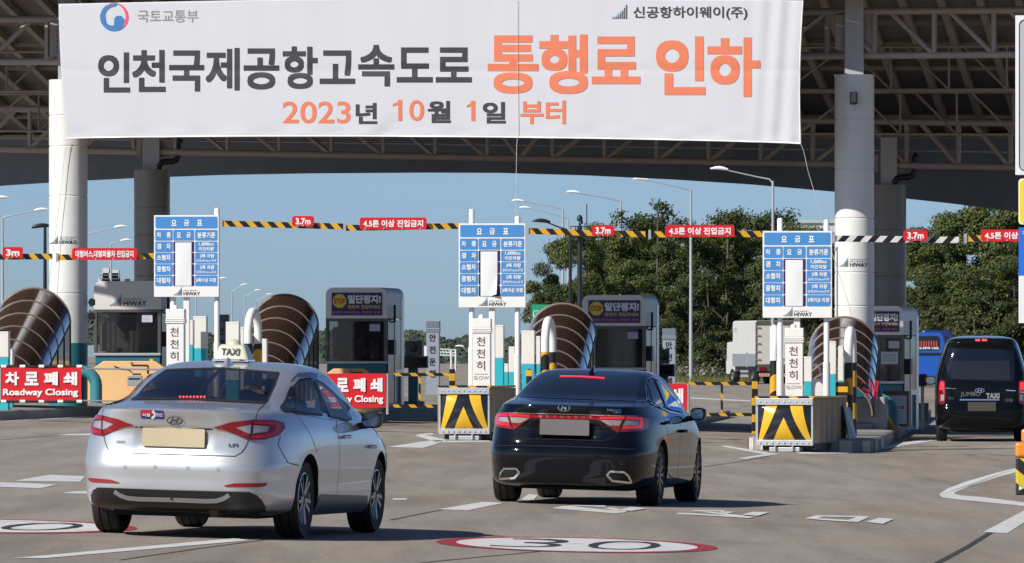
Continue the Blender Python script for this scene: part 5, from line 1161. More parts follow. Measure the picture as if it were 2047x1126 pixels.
    def text(s, body, x0, y0, x1, y1, mat, bold=.02, off=.006, name='lettering'):
        a0, z0 = s.inv(x0, y1); a1, z1 = s.inv(x1, y0)
        return text(body, a0, a1, min(z0, z1), max(z0, z1), 0, mat, s.o, name, bold, lambda a, z: s.surf(a, z, off))
def dark_inside(m):                                      # the unpainted inner side of a painted shell
    t = m.node_tree; b = t.nodes['Principled BSDF']; out = t.nodes['Material Output']; gi = t.nodes.new('ShaderNodeNewGeometry'); d = t.nodes.new('ShaderNodeBsdfDiffuse'); d.inputs[0].default_value = (.012, .012, .013, 1)
    x = t.nodes.new('ShaderNodeMixShader'); t.links.new(gi.outputs['Backfacing'], x.inputs[0]); t.links.new(b.outputs[0], x.inputs[1]); t.links.new(d.outputs[0], x.inputs[2]); t.links.new(x.outputs[0], out.inputs[0])
TYRE = M('tyre', (.010, .010, .011), .72, var=.3, scale=30)
def wheel(car, x, y, r, w, rim_mat, spokes=10, label=None, rimr=.225, twin=1):
    sg = 1 if x > 0 else -1; t = bpy.data.objects.new('wheel', None); COL.objects.link(t); t.parent = car; t.location = (x, y, r)
    h = w/2; MB().lathe([(rimr, -h*.8), (r*.93, -h), (r*.985, -h*.8), (r, -h*.4), (r-.012, -h*.38), (r-.012, -h*.28), (r, -h*.26), (r, h*.26), (r-.012, h*.28), (r-.012, h*.38), (r, h*.4), (r*.985, h*.8), (r*.93, h), (rimr, h*.8)], 48, 'x').build('tyre', TYRE, t, smooth=40)
    rm = MB(); e = sg*h; rm.lathe([(rimr+.004, -e*.9), (rimr+.004, e*.86), (rimr-.012, e*.9), (rimr-.02, e*.5), (rimr-.03, -e*.6)], 40, 'x')
    for k in range(spokes):
        a = 2*pi*k/spokes + (.11 if k % 2 else -.11)*(spokes == 10); c, d = cos(a), sin(a)
        rm.bar((e*.72, .045*c, .045*d), (e*.80, (rimr-.01)*c, (rimr-.01)*d), .032, .03)
    rm.lathe([(0, e*.82), (.03, e*.82), (.055, e*.74), (.06, e*.5)], 16, 'x'); rm.build('rim', rim_mat, t, smooth=35)
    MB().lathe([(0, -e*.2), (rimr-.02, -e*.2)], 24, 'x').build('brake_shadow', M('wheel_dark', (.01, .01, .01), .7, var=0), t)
def oval_badge(c, px, py, rx, rz, mat):
    a, z = c.inv(px, py); mb = MB(); N = 36; f_ = lambda u, v: c.surf(a+u, z+v, .012)
    ring = []
    for k in range(N):
        t = 2*pi*k/N; ring += [f_(rx*cos(t), rz*sin(t)), f_(rx*.86*cos(t), rz*.80*sin(t))]
    mb.add(ring, [(2*k, 2*((k+1) % N), 2*((k+1) % N)+1, 2*k+1) for k in range(N)])
    def q(pts): mb.add([f_(u*rx, v*rz) for u, v in pts], [tuple(range(len(pts)))])
    q([(-.62, -.68), (-.40, -.78), (-.22, -.1), (-.12, .62), (-.30, .76), (-.42, .0)]); q([(.30, -.76), (.12, -.62), (.22, .1), (.40, .78), (.62, .68), (.42, .0)]); q([(-.26, -.16), (.26, .02), (.27, .24), (-.24, .06)])
    mb.build('badge', mat, c.o)
CHROME = M('chrome', (.75, .76, .78), .12, 1, var=0); GAP = M('panel_gap', (.012, .012, .013), .8, var=0); TINT = M('tinted_glass', (.007, .010, .02), .03, var=0, spec=.5)
TLR = M('tail_lamp_red', (.24, .004, .008), .12, var=.25, scale=18, coat=.6); TLG = M('tail_lamp_glow', (.36, .008, .012), .15, var=.35, scale=45, coat=.5, emit=.12); TLC = M('tail_lamp_clear', (.40, .37, .37), .12, .3, var=.5, scale=40, coat=.6)
BRK = M('brake_light', (1, .05, .07), .3, var=0, emit=1.6); TRIM = M('black_trim', (.014, .014, .015), .45, var=.2, scale=8)
def z57(ox, oy, pts, k=5.686): return [(ox+x/k, oy+y/k) for x, y in pts]

# silver taxi -----------------------------------------------------------------
SILV = M('silver_car_paint', (.57, .58, .595), .38, .60, var=.03, scale=60, coat=1.0)
tx = Car('silver_taxi', 'silver taxi sedan with cream TAXI roof sign, nearest car on the left', 'taxi', 403.5, 1070, 61.4, 11.5,
    rear=[(.19, -.50), (.225, -.72), (.245, -.93), (.27, -1.02), (.31, -1.06), (.36, -1.085), (.40, -1.10), (.47, -1.10), (.57, -1.112), (.625, -1.115), (.645, -1.095), (.66, -1.085), (.74, -1.062), (.85, -1.06), (.95, -1.085), (1.02, -1.115), (1.058, -1.135), (1.072, -1.12), (1.085, -1.0), (1.105, -.80), (1.13, -.56), (1.15, -.42), (1.25, -.10), (1.35, .26), (1.42, .58), (1.455, .86), (1.47, 1.03), (1.478, 1.12)],
    front=[(.19, 3.5), (.35, 3.72), (.55, 3.75), (.70, 3.70), (.80, 3.5), (.90, 3.2), (.97, 2.9), (1.04, 2.68), (1.15, 2.42), (1.30, 2.10), (1.42, 1.80), (1.455, 1.6), (1.47, 1.42), (1.478, 1.36)],
    width=[(.19, .83), (.24, .885), (.33, .91), (.38, .915), (.46, .915), (.60, .93), (.72, .93), (.83, .925), (.90, .915), (.95, .90), (1.0, .878), (1.05, .85), (1.085, .825), (1.12, .806), (1.15, .795), (1.25, .755), (1.35, .695), (1.42, .62), (1.455, .54), (1.47, .44), (1.478, .3)],
    nr=[(.19, 5), (.4, 5.3), (.66, 5.2), (.85, 4.7), (1.0, 4.1), (1.06, 3.9), (1.085, 3.6), (1.12, 3.2), (1.15, 3.05), (1.3, 3.0), (1.42, 2.9), (1.478, 2.4)], ym=1.25, dents=[(0, .835, .30, .075, .022, .02)])
T = tx.az; Z2C = lambda pts: tx.azc(z57(450, 680, pts))
def shrink(P_, k=.96): ca = sum(p[0] for p in P_)/len(P_); cz = sum(p[1] for p in P_)/len(P_); return [(ca+(a-ca)*k, cz+(z-cz)*k) for a, z in P_]
TXR = tx.azc([(400, 799), (345, 734.5), (420, 733), (500, 739), (556, 747), (531, 806)]); TXR = [(0 if a < .09 else a, z) for a, z in TXR]
TXW = (('quarter_window', [(664, 764), (700, 660), (735, 545), (790, 795), (740, 796), (690, 785)]), ('rear_door_window', [(765, 545), (830, 470), (948, 455), (1092, 850), (870, 825), (805, 815)]), ('front_door_window', [(1010, 465), (1110, 520), (1220, 615), (1350, 750), (1425, 885), (1390, 905), (1180, 868), (1100, 690)]))
rwz = [T([(400, 799)])[0][1], T([(345, 734.5)])[0][1]]; rq = T([(531, 806), (548, 770), (556, 747)]); RWH = [(0, rwz[0])]+rq+[(0, rwz[1])]
tx.body(SILV, ((0, .335), (2.805, .335)), .385, holes=[shrink(RWH, .97)]+[shrink(Z2C(p)) for n_, p in TXW], screen=(1.09, 1.40)); dark_inside(SILV)
RW = M('alloy_rim', (.30, .31, .33), .3, .8, var=.1)
for x in (-.785, .785):
    for y in (0, 2.7855): wheel(tx.o, x, y, .334, .215, RW)
MB().box(-.62, .62, -.6, 3.4, .17, .24).build('underbody', M('underbody', (.006, .006, .006), .9, var=0), tx.o); 
MB().tube([(.32, -.9, .22), (.32, -.5, .22)], .04, 10).build('exhaust', M('rusty_exhaust', (.09, .05, .035), .6, .5, var=.3), tx.o, smooth=40)
# rear screen
tx.patch('rear_window', RWH[:1]+rq+RWH[-1:]+[(-a, z) for a, z in rq[::-1]], M('rear_tint', (.006, .009, .018), .03, var=0, spec=.38, alpha=.9), .004, .04)
tx.strip('window_seal', RWH[:1]+rq+RWH[-1:]+[(-a, z) for a, z in rq[::-1]], .016, GAP, .006, closed=True)
# side windows
Z2 = lambda pts: T(z57(450, 680, pts)); Z2C = lambda pts: tx.azc(z57(450, 680, pts))
WIN = M('side_glass', (.012, .018, .032), .03, var=0, spec=.8, coat=.5)
for n_, pl in TXW: tx.strip('window_frame', Z2C(pl), .032, TRIM, .010, both=True, closed=True)
for nm, pl in TXW: tx.patch(nm, Z2C(pl), M('side_tint', (.010, .016, .03), .03, var=0, spec=.8, alpha=.6), .014, .04, both=True)
tx.strip('drip_visor', Z2([(740, 500), (800, 425), (945, 415), (1030, 430)]), .04, M('smoked_visor', (.05, .08, .16), .1, var=0), .024)
tx.strip('chrome_line', Z2([(690, 800), (850, 835), (1100, 882), (1280, 908)]), .012, CHROME, .006)
# tail lamps
rl_ = [(425, 855), (462, 844), (505, 839.5), (545, 841), (566, 846), (568, 857), (556, 871), (530, 879), (497, 880), (477, 871), (450, 860)]
lamps = tx.patch('tail_lamp', tx.azc(rl_), TLR, .012, .025, both=True)
for o_, sg in zip(lamps, (1, -1)):
    for nm, pl, mt in (('lamp_glow', [(502, 843), (545, 845), (560, 851), (553, 868), (530, 876.5), (500, 877), (500, 872), (528, 870), (545, 864), (548, 853), (530, 849), (502, 848)], TLG), ('clear_lens', [(471, 855), (500, 850), (499, 868), (490, 865)], TLC), ('clear_lens', [(504, 851), (536, 854), (532, 864), (503, 867)], TLC)):
        tx.patch(nm, tx.azc(pl), mt, .016, .02, mirror=sg < 0, parent=o_)
    tx.strip('lamp_split', [(a*sg, z) for a, z in T([(504, 840), (499, 879)])], .012, GAP, .019, parent=o_)
tx.strip('trunk_gap', T([(497, 880), (491, 893), (483, 905), (470, 912.5), (345, 909)]), .007, GAP, both=True)
tx.strip('trunk_gap', T([(529, 808), (515, 822), (511, 840)]), .006, GAP, both=True)
tx.strip('lid_shadow_line', T([(345, 858), (425, 858)]), .012, GAP, both=True)
tx.patch('reflector', tx.azc([(448, 971), (468, 966.5), (535, 966), (530, 972), (515, 974.5), (450, 973.5)]), TLR, .006, .02, both=True)
tx.patch('diffuser', T([(345, 980), (498, 984), (513, 990), (523, 1000), (531, 1014)])+[(tx.inv(524, 1017)[0], .235), (tx.inv(500, 1016)[0], .225), (0, .225)], TRIM, .008, .04, both=True)
tx.strip('silver_lip', T([(350, 998), (410, 1000.5), (432, 1000), (446, 996), (458, 989)]), .036, M('lip_silver', (.34, .345, .355), .45, .5, var=.05), .014, both=True)
tx.strip('bumper_gap', T([(560, 872), (556, 890), (575, 925), (598, 931)]), .006, GAP)
for x in (310, 250): 
    q = T([(x, 933.5)])[0]; p = [(q[0]+.012*cos(k), q[1]+.012*sin(k)) for k in [j*.6283 for j in range(10)]]; tx.strip('parking_sensor', p, .004, M('sensor_ring', (.25, .25, .26), .4, var=0), .004, closed=True, both=True)
# door gaps, handles, sill
tx.strip('door_gap', T(z57(450, 680, [(1270, 905), (1265, 1000)])+[(678, 880), (679, 920), (673, 985), (674, 993)]), .007, GAP); tx.strip('door_gap', Z2([(800, 830), (870, 930)])+T([(625, 880), (634, 905)]), .006, GAP)
tx.strip('sill_line', T([(642, 991), (735, 993)]), .010, GAP); tx.patch('sill_trim', tx.azc([(637, 995), (640, 988), (735, 991), (732, 1026), (628, 1030)]), M('sill_paint', (.14, .15, .17), .4, .5, var=.1), .004, .05)
for px_, py_ in ((689, 874), (741, 893)):
    a, z = tx.inv(px_, py_); MB().tube([tx.surf(a-.1, z, .015), tx.surf(a-.05, z, .045), tx.surf(a+.05, z, .045), tx.surf(a+.1, z, .015)], .016, 8).build('door_handle', SILV, tx.o, smooth=60)
def mirror(car, x, y, z, mat, sg=1, s_=1.0):
    t = bpy.data.objects.new('wing_mirror', None); COL.objects.link(t); t.parent = car; t.location = (x, y, z)
    mb = MB(); n = 14
    rings = [(-.055, .9), (-.035, 1), (.03, 1), (.09, .75), (.13, .3)]
    vs = []
    for dy, k in rings:
        vs += [(sg*(.095+ .09*s_*k*abs(cos(2*pi*i/n))**.7*(1 if cos(2*pi*i/n) > 0 else -1)), dy, .072*s_*k*abs(sin(2*pi*i/n))**.7*(1 if sin(2*pi*i/n) > 0 else -1)) for i in range(n)]
    mb.add(vs, [(j*n+i, j*n+(i+1) % n, (j+1)*n+(i+1) % n, (j+1)*n+i) for j in range(4) for i in range(n)]+[tuple(range(n)), tuple(range(4*n, 5*n))]); mb.tube([(-sg*.06, .03, -.06), (sg*.05, .03, -.045)], .03, 8)
    mb.build('housing', mat, t, smooth=50)
    MB().add([(sg*(.088+.068*s_*abs(cos(2*pi*i/n))**.7*(1 if cos(2*pi*i/n) > 0 else -1)), -.057, .055*s_*abs(sin(2*pi*i/n))**.7*(1 if sin(2*pi*i/n) > 0 else -1)) for i in range(n)], [tuple(range(n))]).build('mirror_glass', M('mirror_glass', (.25, .32, .36), .05, .9, var=0), t)
mirror(tx.o, .93, 1.90, 1.0, TRIM); mirror(tx.o, -.93, 1.90, 1.0, TRIM, -1)
# plate, badge, stickers, lettering
def plate(c, x0, y0, x1, y1, mat, off=.012):
    a0, z0 = c.inv(x0, y1); a1, z1 = c.inv(x1, y0); y = min(c.surf(a, z).y for a in (a0, 0, a1) for z in (z0, z1))-off
    h = (a1-a0)/2; return MB().prism(rrect(-h, h, min(z0, z1), max(z0, z1), .01), y, y+.02).build('licence_plate', mat, c.o)
plate(tx, 289, 858.5, 414, 891.5, M('blurred_plate', (.50, .42, .27), .5, var=.12, scale=1.2))
oval_badge(tx, 350, 840.5, .071, .036, M('badge_metal', (.25, .26, .28), .2, 1, var=0))
a0, z0 = tx.inv(282, 836.5); a1, z1 = tx.inv(327, 821); f_ = lambda a, z: tx.surf(a, z, .004)
tx.patch('sticker', rrect(a0, a1, z0, z1, .012), M('sticker_blue', (.04, .045, .25), .5, var=.05), .004, .03)
tx.patch('sticker_red', [(a0+.004, z0+.03), (a0+.10, z0+.03), (a0+.115, z0+.05), (a0+.10, z1-.003), (a0+.004, z1-.003)], M('sticker_red', (.62, .02, .05), .5, var=.05), .006, .03)
tx.strip('sticker_white', [(a0+.095, z0+.004), (a0+.125, z0+.03), (a0+.125, z0+.045), (a0+.108, z1-.005)], .02, WINK, .008)
tx.text('서울', 285, 825, 301, 832, WINK, .03, .009); tx.text('개인', 309, 825, 325, 832, WINK, .03, .009)
tx.text('LPI', 457.5, 887.5, 475.5, 893.5, M('badge_metal', (.25, .26, .28)), .03); tx.text('SONATA', 233, 881, 250, 885.5, M('worn_badge', (.36, .37, .39), .3, .6, var=.2), .02)
bl = MB()
for k in range(8):
    a, z = tx.inv(358.5+7*k, 796.5); p = tx.surf(a, z+.006, .006); bl.lathe([(0, -.006), (.007, -.005), (.010, 0)], 8, 'y', o=tuple(p))
bl.build('brake_light', BRK, tx.o)
# shark fin and roof sign
fin = MB(); fin.add([(-.03, .62, 1.425), (.03, .62, 1.425), (.012, .80, 1.50), (-.012, .80, 1.50), (0, .74, 1.515), (-.03, .86, 1.455), (.03, .86, 1.455), (0, .60, 1.42)], [(0, 7, 4), (7, 1, 4), (0, 4, 3, 5), (1, 6, 2, 4), (5, 3, 4), (6, 4, 2), (0, 5, 6, 1, 7)]); fin.build('antenna_fin', SILV, tx.o)
rs = bpy.data.objects.new('roof_sign', None); COL.objects.link(rs); rs.parent = tx.o; rs.location = (-.045, 1.15, 1.474); rs.scale = (1.02, 1.02, 1.2)
CRM = M('cream_plastic', (.54, .56, .42), .3, var=.04, coat=.3)
def frust(w0, d0, z0, w1, d1, z1, r0, r1):
    a, b = rrect(-w0, w0, -d0, d0, r0), rrect(-w1, w1, -d1, d1, r1); n = len(a); mb = MB()
    m = [((x+p)/2*1.0, (y+q)/2) for (x, y), (p, q) in zip(a, b)]
    mb.add([(x, y, z0) for x, y in a]+[(x, y, z0+(z1-z0)*.85) for x, y in [(p+(x-p)*.18, q+(y-q)*.18) for (x, y), (p, q) in zip(a, b)]]+[(x*.94, y*.94, z1) for x, y in b], [(k*n+i, k*n+(i+1) % n, (k+1)*n+(i+1) % n, (k+1)*n+i) for k in range(2) for i in range(n)]+[tuple(range(n-1, -1, -1)), tuple(range(2*n, 3*n))]); return mb
frust(.155, .115, .022, .105, .075, .125, .03, .03).build('sign_shell', CRM, rs, smooth=50)
MB().lathe([(.062, .122), (.058, .135), (.045, .150), (.025, .160), (0, .163)], 24).build('sign_dome', CRM, rs, smooth=60)
MB().prism([(-.16, .004), (.16, .004), (.158, .021), (-.158, .021)], -.118, .118).build('sign_base', CHROME, rs, bevel=.004)
text('TAXI', -.085, .075, .047, .098, 0, INK, rs, 'lettering', .022, lambda x, z: (x, -.1165-.003+(z-.022)*.30, z))

# black sedan -----------------------------------------------------------------
BLKP = M('black_car_paint', (.003, .0035, .006), .07, 0, var=0, coat=0, spec=.42)
bk = Car('black_sedan', 'black sedan with lit red tail lamps and twin exhausts driving toward the gate', 'car', 1156, 1008.5, 79.2, 9.6,
    rear=[(.19, -.92), (.215, -1.02), (.25, -1.075), (.30, -1.095), (.40, -1.11), (.50, -1.127), (.58, -1.13), (.605, -1.115), (.63, -1.09), (.72, -1.06), (.82, -1.05), (.92, -1.075), (1.0, -1.10), (1.055, -1.115), (1.072, -1.10), (1.085, -.98), (1.105, -.80), (1.13, -.52), (1.15, -.36), (1.25, -.02), (1.35, .36), (1.42, .70), (1.45, .92), (1.463, 1.06), (1.47, 1.14)],
    front=[(.19, 3.5), (.35, 3.74), (.55, 3.78), (.70, 3.72), (.80, 3.5), (.90, 3.2), (.97, 2.9), (1.04, 2.65), (1.15, 2.38), (1.30, 2.06), (1.42, 1.76), (1.45, 1.58), (1.463, 1.42), (1.47, 1.36)],
    width=[(.19, .84), (.24, .89), (.33, .915), (.46, .925), (.60, .93), (.72, .93), (.83, .925), (.90, .915), (.95, .90), (1.0, .875), (1.05, .85), (1.15, .815), (1.25, .765), (1.35, .70), (1.42, .62), (1.45, .55), (1.463, .45), (1.47, .3)],
    nr=[(.19, 5.2), (.5, 5.3), (.85, 4.8), (1.06, 4.2), (1.10, 4.0), (1.15, 3.5), (1.3, 3.1), (1.42, 2.9), (1.47, 2.4)], ym=1.25, dents=[(0, .80, .34, .08, .03, .03)])
bk.body(BLKP, ((0, .34), (2.845, .34)), .39)
BRIM = M('dark_alloy_rim', (.055, .055, .06), .25, .85, var=.1)
for x in (-.785, .785):
    for y in (0, 2.845): wheel(bk.o, x, y, .338, .235, BRIM, 14, rimr=.235)
MB().box(-.62, .62, -.6, 3.4, .16, .24).build('underbody', M('underbody', (.006, .006, .006), .9, var=0), bk.o)
B = bk.az; Z5C = lambda pts: bk.azc([(960+x/3.704, 720+y/3.704) for x, y in pts]); Z6C = lambda pts: bk.azc([(1230+x/3.704, 720+y/3.704) for x, y in pts]); Z5 = lambda pts: B([(960+x/3.704, 720+y/3.704) for x, y in pts]); Z6 = lambda pts: B([(1230+x/3.704, 720+y/3.704) for x, y in pts])
bk.patch('rear_window', Z5C([(255, 272), (330, 185), (430, 105), (520, 84), (780, 80), (1000, 88), (1175, 108), (1178, 200), (1150, 306), (700, 290)]), TINT, .004, .04)
bk.patch('window_surround', Z6C([(222, 190), (235, 150), (268, 128), (300, 138), (360, 195), (460, 320), (500, 392), (400, 382), (330, 352), (262, 330), (232, 300)]), TRIM, .004, .05)
bk.strip('chrome_line', Z6([(232, 305), (222, 200), (235, 150), (268, 128), (310, 140), (370, 200), (470, 320)]), .018, CHROME, .008); bk.strip('chrome_line', Z6([(262, 318), (330, 352), (400, 385), (480, 400)]), .014, CHROME, .008)
for nm, pl in (('quarter_window', [(228, 205), (236, 200), (262, 318), (240, 300)]), ('rear_door_window', [(236, 180), (266, 140), (348, 340), (345, 365), (272, 318)]), ('front_door_window', [(292, 148), (345, 195), (450, 322), (482, 386), (405, 372), (368, 345)])):
    bk.patch(nm, Z6C(pl), WIN, .014, .04)
bl_ = [(865, 436), (885, 414), (1060, 416), (1195, 423), (1245, 440), (1240, 492), (1205, 522), (1010, 536), (965, 503), (925, 472)]
lamps = bk.patch('tail_lamp', Z5C(bl_), TLR, .010, .025, both=True)
for o_, sg in zip(lamps, (1, -1)):
    for nm, pl, mt in (('lamp_glow', [(885, 418), (1060, 420), (1190, 428), (1202, 450), (1195, 505), (1050, 510), (1052, 488), (1170, 484), (1172, 448), (1070, 440), (890, 434)], M('lit_lamp', (.62, .012, .022), .15, var=.5, scale=60, coat=.5, emit=.4)), ('clear_lens', [(890, 442), (1045, 446), (1030, 484), (965, 484), (920, 462)], TLC), ('clear_lens', [(1068, 448), (1165, 453), (1165, 480), (1050, 484)], TLC)):
        bk.patch(nm, Z5C(pl), mt, .014, .02, mirror=sg < 0, parent=o_)
    bk.strip('lamp_split', [(a*sg, z) for a, z in Z5([(1072, 418), (1025, 530)])], .014, GAP, .017, parent=o_)
gz = Z5([(880, 416), (868, 440)]); bk.patch('red_garnish', [(gz[0][0], gz[0][1]), (gz[1][0], gz[1][1]), (-gz[1][0], gz[1][1]), (-gz[0][0], gz[0][1])], M('red_garnish', (.34, .005, .018), .3, var=.1, spec=.3), .012, .03)
q = Z5([(1180, 420), (880, 408)]); bk.strip('chrome_line', [(q[1][0], q[1][1]+.004), (0, q[1][1]+.01), (-q[1][0], q[1][1]+.004)], .007, CHROME, .008)
gl = 'GRANDEUR'
for k, ch in enumerate(gl): 
    x = 1078+k*14.3; bk.text(ch, x, 829.6+.5*k*.6, x+5, 833.6+.5*k*.6, CHROME, .01, .013)
plate(bk, 1078, 840, 1176, 868.5, M('blurred_grey_plate', (.13, .118, .118), .5, var=.2, scale=1.5))
oval_badge(bk, 1127.5, 815.5, .066, .036, CHROME); bk.text('HG220', 1214, 818, 1241, 822, CHROME, .01); bk.text('LPG', 1227, 823.5, 1241, 826, CHROME, .01)
q0, q1 = bk.inv(1119.5, 753.5), bk.inv(1208, 757.5); bk.strip('brake_light', [q0, ((q0[0]+q1[0])/2, max(q0[1], q1[1])+.002), q1], .013, M('brake_strip', (1, .03, .06), .3, var=0, emit=.7), .010)
bk.strip('trunk_gap', Z5([(1015, 536), (990, 575), (900, 600), (620, 590)]), .008, M('black_gap', (.001, .001, .001), .9, var=0), both=True)
bk.strip('trunk_gap', Z5([(1150, 310), (1120, 360), (1090, 416)]), .006, MATS['black_gap'], both=True)
ex = [(938, 852), (962, 824), (1062, 830), (1092, 858), (1116, 906), (978, 892)]
for o_, sg in zip(bk.patch('exhaust_tip', Z5C(ex), M('exhaust_dark', (.002, .002, .002), .8, var=0), .006, .02, both=True), (1, -1)):
    bk.strip('chrome_ring', [(a*sg, z) for a, z in Z5(ex)], .022, CHROME, .014, closed=True, parent=o_)
bk.strip('bumper_crease', Z5([(1150, 664), (900, 650), (620, 640)]), .01, M('black_crease', (.02, .02, .025), .15, var=0, coat=1), .003, both=True)
bk.strip('door_gap', Z6([(480, 440), (482, 600), (465, 790), (466, 880)]), .008, MATS['black_gap']); bk.strip('door_gap', Z6([(345, 380), (378, 480), (392, 560)]), .008, MATS['black_gap']); bk.strip('sill_line', Z6([(395, 850), (415, 870), (550, 895)]), .012, MATS['black_gap'])
for px_, py_ in ((1330, 846), (1364, 862)):
    a, z = bk.inv(px_, py_); MB().tube([bk.surf(a-.1, z, .015), bk.surf(a-.05, z, .05), bk.surf(a+.05, z, .05), bk.surf(a+.1, z, .015)], .018, 8).build('door_handle', BLKP, bk.o, smooth=60)
mirror(bk.o, .93, 1.92, 1.0, BLKP); mirror(bk.o, -.93, 1.92, 1.0, BLKP, -1)
MB().add([(-.03, .66, 1.425), (.03, .66, 1.425), (0, .80, 1.515), (-.03, .92, 1.45), (.03, .92, 1.45), (0, .64, 1.42)], [(0, 5, 2), (5, 1, 2), (0, 2, 3), (1, 4, 2), (3, 2, 4), (0, 3, 4, 1, 5)]).build('antenna_fin', BLKP, bk.o)

# black van -----------------------------------------------------------------
vn = Car('black_van', 'tall black jumbo taxi van passing the right booth', 'van', 1962, 884, 150, 3.2,
    rear=[(.26, -.90), (.31, -1.02), (.42, -1.06), (.60, -1.07), (.70, -1.06), (.74, -1.03), (.85, -1.01), (1.1, -1.0), (1.3, -.98), (1.7, -.90), (1.92, -.85), (1.98, -.88), (2.05, -.90), (2.10, -.80), (2.14, -.3), (2.17, .6), (2.18, 1.0)],
    front=[(.26, 3.9), (.6, 4.05), (.9, 3.95), (1.15, 3.5), (1.4, 3.1), (1.8, 2.5), (2.04, 2.2), (2.14, 1.9), (2.18, 1.5)],
    width=[(.26, .88), (.34, .94), (.5, .955), (.8, .96), (1.2, .955), (1.35, .94), (1.5, .905), (1.7, .85), (1.9, .79), (2.0, .755), (2.08, .70), (2.13, .62), (2.165, .48), (2.18, .35)],
    nr=[(.26, 7), (.6, 8), (1.2, 8), (1.9, 7), (2.18, 5)], ym=1.2)
vn.body(M('van_black_paint', (.0035, .0038, .005), .10, 0, var=0, spec=.22), ((0, .34), (3.2, .34)), .40)
for x in (-.82, .82):
    for y in (0, 3.2): wheel(vn.o, x, y, .34, .22, BRIM)
MB().box(-.66, .66, -.9, 3.6, .2, .32).build('underbody', M('underbody', (.006, .006, .006), .9, var=0), vn.o)
V = vn.az; Z7C = lambda pts: vn.azc([(1687+x/5.686, 600+y/5.686) for x, y in pts]); Z8C = lambda pts: vn.azc([(1687+x/5.686, 740+y/5.686) for x, y in pts]); Z7 = lambda pts: V([(1687+x/5.686, 600+y/5.686) for x, y in pts]); Z8 = lambda pts: V([(1687+x/5.686, 740+y/5.686) for x, y in pts])
vn.patch('rear_window', Z7C([(1185, 545), (1930, 570), (1945, 700), (1935, 925), (1200, 905), (1150, 720)]), TINT, .004, .05)
vn.patch('rear_pane', Z7C([(1222, 700), (1880, 690), (1890, 912), (1225, 895)]), M('rear_pane', (.018, .022, .03), .08, var=0, spec=.3), .008, .05)
lamps = vn.patch('tail_lamp', vn.azc([(2036.5, 763), (2040, 760.5), (2046, 761), (2048.5, 770), (2049.5, 795), (2048, 806), (2044, 809.5), (2037, 807), (2035.5, 785)]), TLR, .010, .03, both=True)
for o_, sg in zip(lamps, (1, -1)):
    vn.patch('lamp_glow', vn.azc([(2038, 764), (2045, 764), (2046, 780), (2038, 780)]), BRK if False else M('van_lamp_glow', (.9, .03, .04), .2, var=.3, scale=40, emit=.9), .016, .03, mirror=sg < 0, parent=o_)
    vn.patch('clear_lens', vn.azc([(2038, 789), (2044, 789), (2044, 802), (2038, 801)]), TLC, .016, .03, mirror=sg < 0, parent=o_)
    vn.strip('chrome_line', [(a*sg, z) for a, z in V([(2037, 784), (2047, 784.5)])], .018, CHROME, .018, parent=o_)
VL = M('van_lettering', (.12, .115, .11), .4, .3, var=.15)
vn.text('JUMBO', 1920, 783.5, 1960, 794.5, VL, .03); vn.text('TAXI', 1971, 786, 1998, 797, M('van_lettering_pale', (.30, .29, .27), .4, .2, var=.1), .045); vn.text('개인', 1895, 793.5, 1907, 799.5, M('van_lettering_dark', (.05, .05, .05), .4, var=0), .01); vn.text('대형', 2009, 797, 2024, 804, VL, .01)
oval_badge(vn, 1958.5, 781, .098, .05, CHROME); a, z = vn.inv(1918.5, 799.5); b, z2_ = vn.inv(1997.5, 802); vn.strip('chrome_line', [(a, z), (b, z)], .028, CHROME, .012)
vn.strip('chrome_line', V([(2011, 780.5), (2030, 781.5)]), .022, CHROME, .012); vn.strip('chrome_line', V([(1890, 776), (1911, 777.5)]), .010, CHROME, .012)
plate(vn, 1934, 804, 1990, 822, M('dark_plate', (.055, .052, .042), .5, var=.1)); vn.patch('bumper_step', Z8C([(1150, 690), (1200, 655), (1860, 668), (1915, 705), (1860, 715), (1200, 690)]), M('bumper_grey', (.14, .14, .14), .35, .4, var=.15), .012, .05)
vn.strip('tailgate_gap', Z8([(1200, 500), (1230, 520), (1920, 560), (1960, 520)]), .012, MATS['black_gap'], .003)
a, z = vn.inv(1950, 681); b, _z = vn.inv(1959, 681.5); c_, _ = vn.inv(1963, 681.5); d_, _ = vn.inv(1973, 682.5); vn.strip('brake_light', [(a, z), (b, z)], .035, BRK, .01); vn.strip('brake_light', [(c_, z), (d_, z)], .035, BRK, .01)
mirror(vn.o, -.96, 2.6, 1.25, BLKP, -1, 1.35); mirror(vn.o, .96, 2.6, 1.25, BLKP, 1, 1.35)

# white truck, blue bus ---------------------------------------------------------
Y = 381; X = PX(1511, Y); gz = g(X, Y); t = thing('box_truck', 'white box truck seen from behind on the far road by the trees', 'truck', (X, Y, gz), R(13.5)); s_ = F/Y; zt = PZ(641, Y)-gz; zb = PZ(731, Y)-gz; W = 2.25; Lb = 4.6
TWH = M('truck_white', (.50, .505, .49), .5, var=.1, scale=1.5); TGR = M('truck_grey', (.20, .23, .26), .55, var=.2)
MB().prism([(0, zb), (W, zb), (W, zt-.08), (W-.1, zt), (.1, zt), (0, zt-.08)], .08, Lb).build('cargo_box', TWH, t); d = MB(); d.box(.07, W/2-.02, .02, .077, zb+.06, zt-.25); d.box(W/2+.02, W-.07, .02, .077, zb+.06, zt-.25); d.build('rear_door', M('truck_cream', (.66, .64, .56), .5, var=.08), t, bevel=.01)
fr = MB(); fr.box(0, .065, 0, .078, zb, zt-.09); fr.box(W-.065, W, 0, .078, zb, zt-.09); fr.box(.065, W-.065, 0, .078, zt-.24, zt-.02); fr.box(.065, W-.065, 0, .078, zb-.02, zb+.05); fr.build('door_frame', M('truck_frame', (.13, .12, .10), .6, .3, var=.3), t)
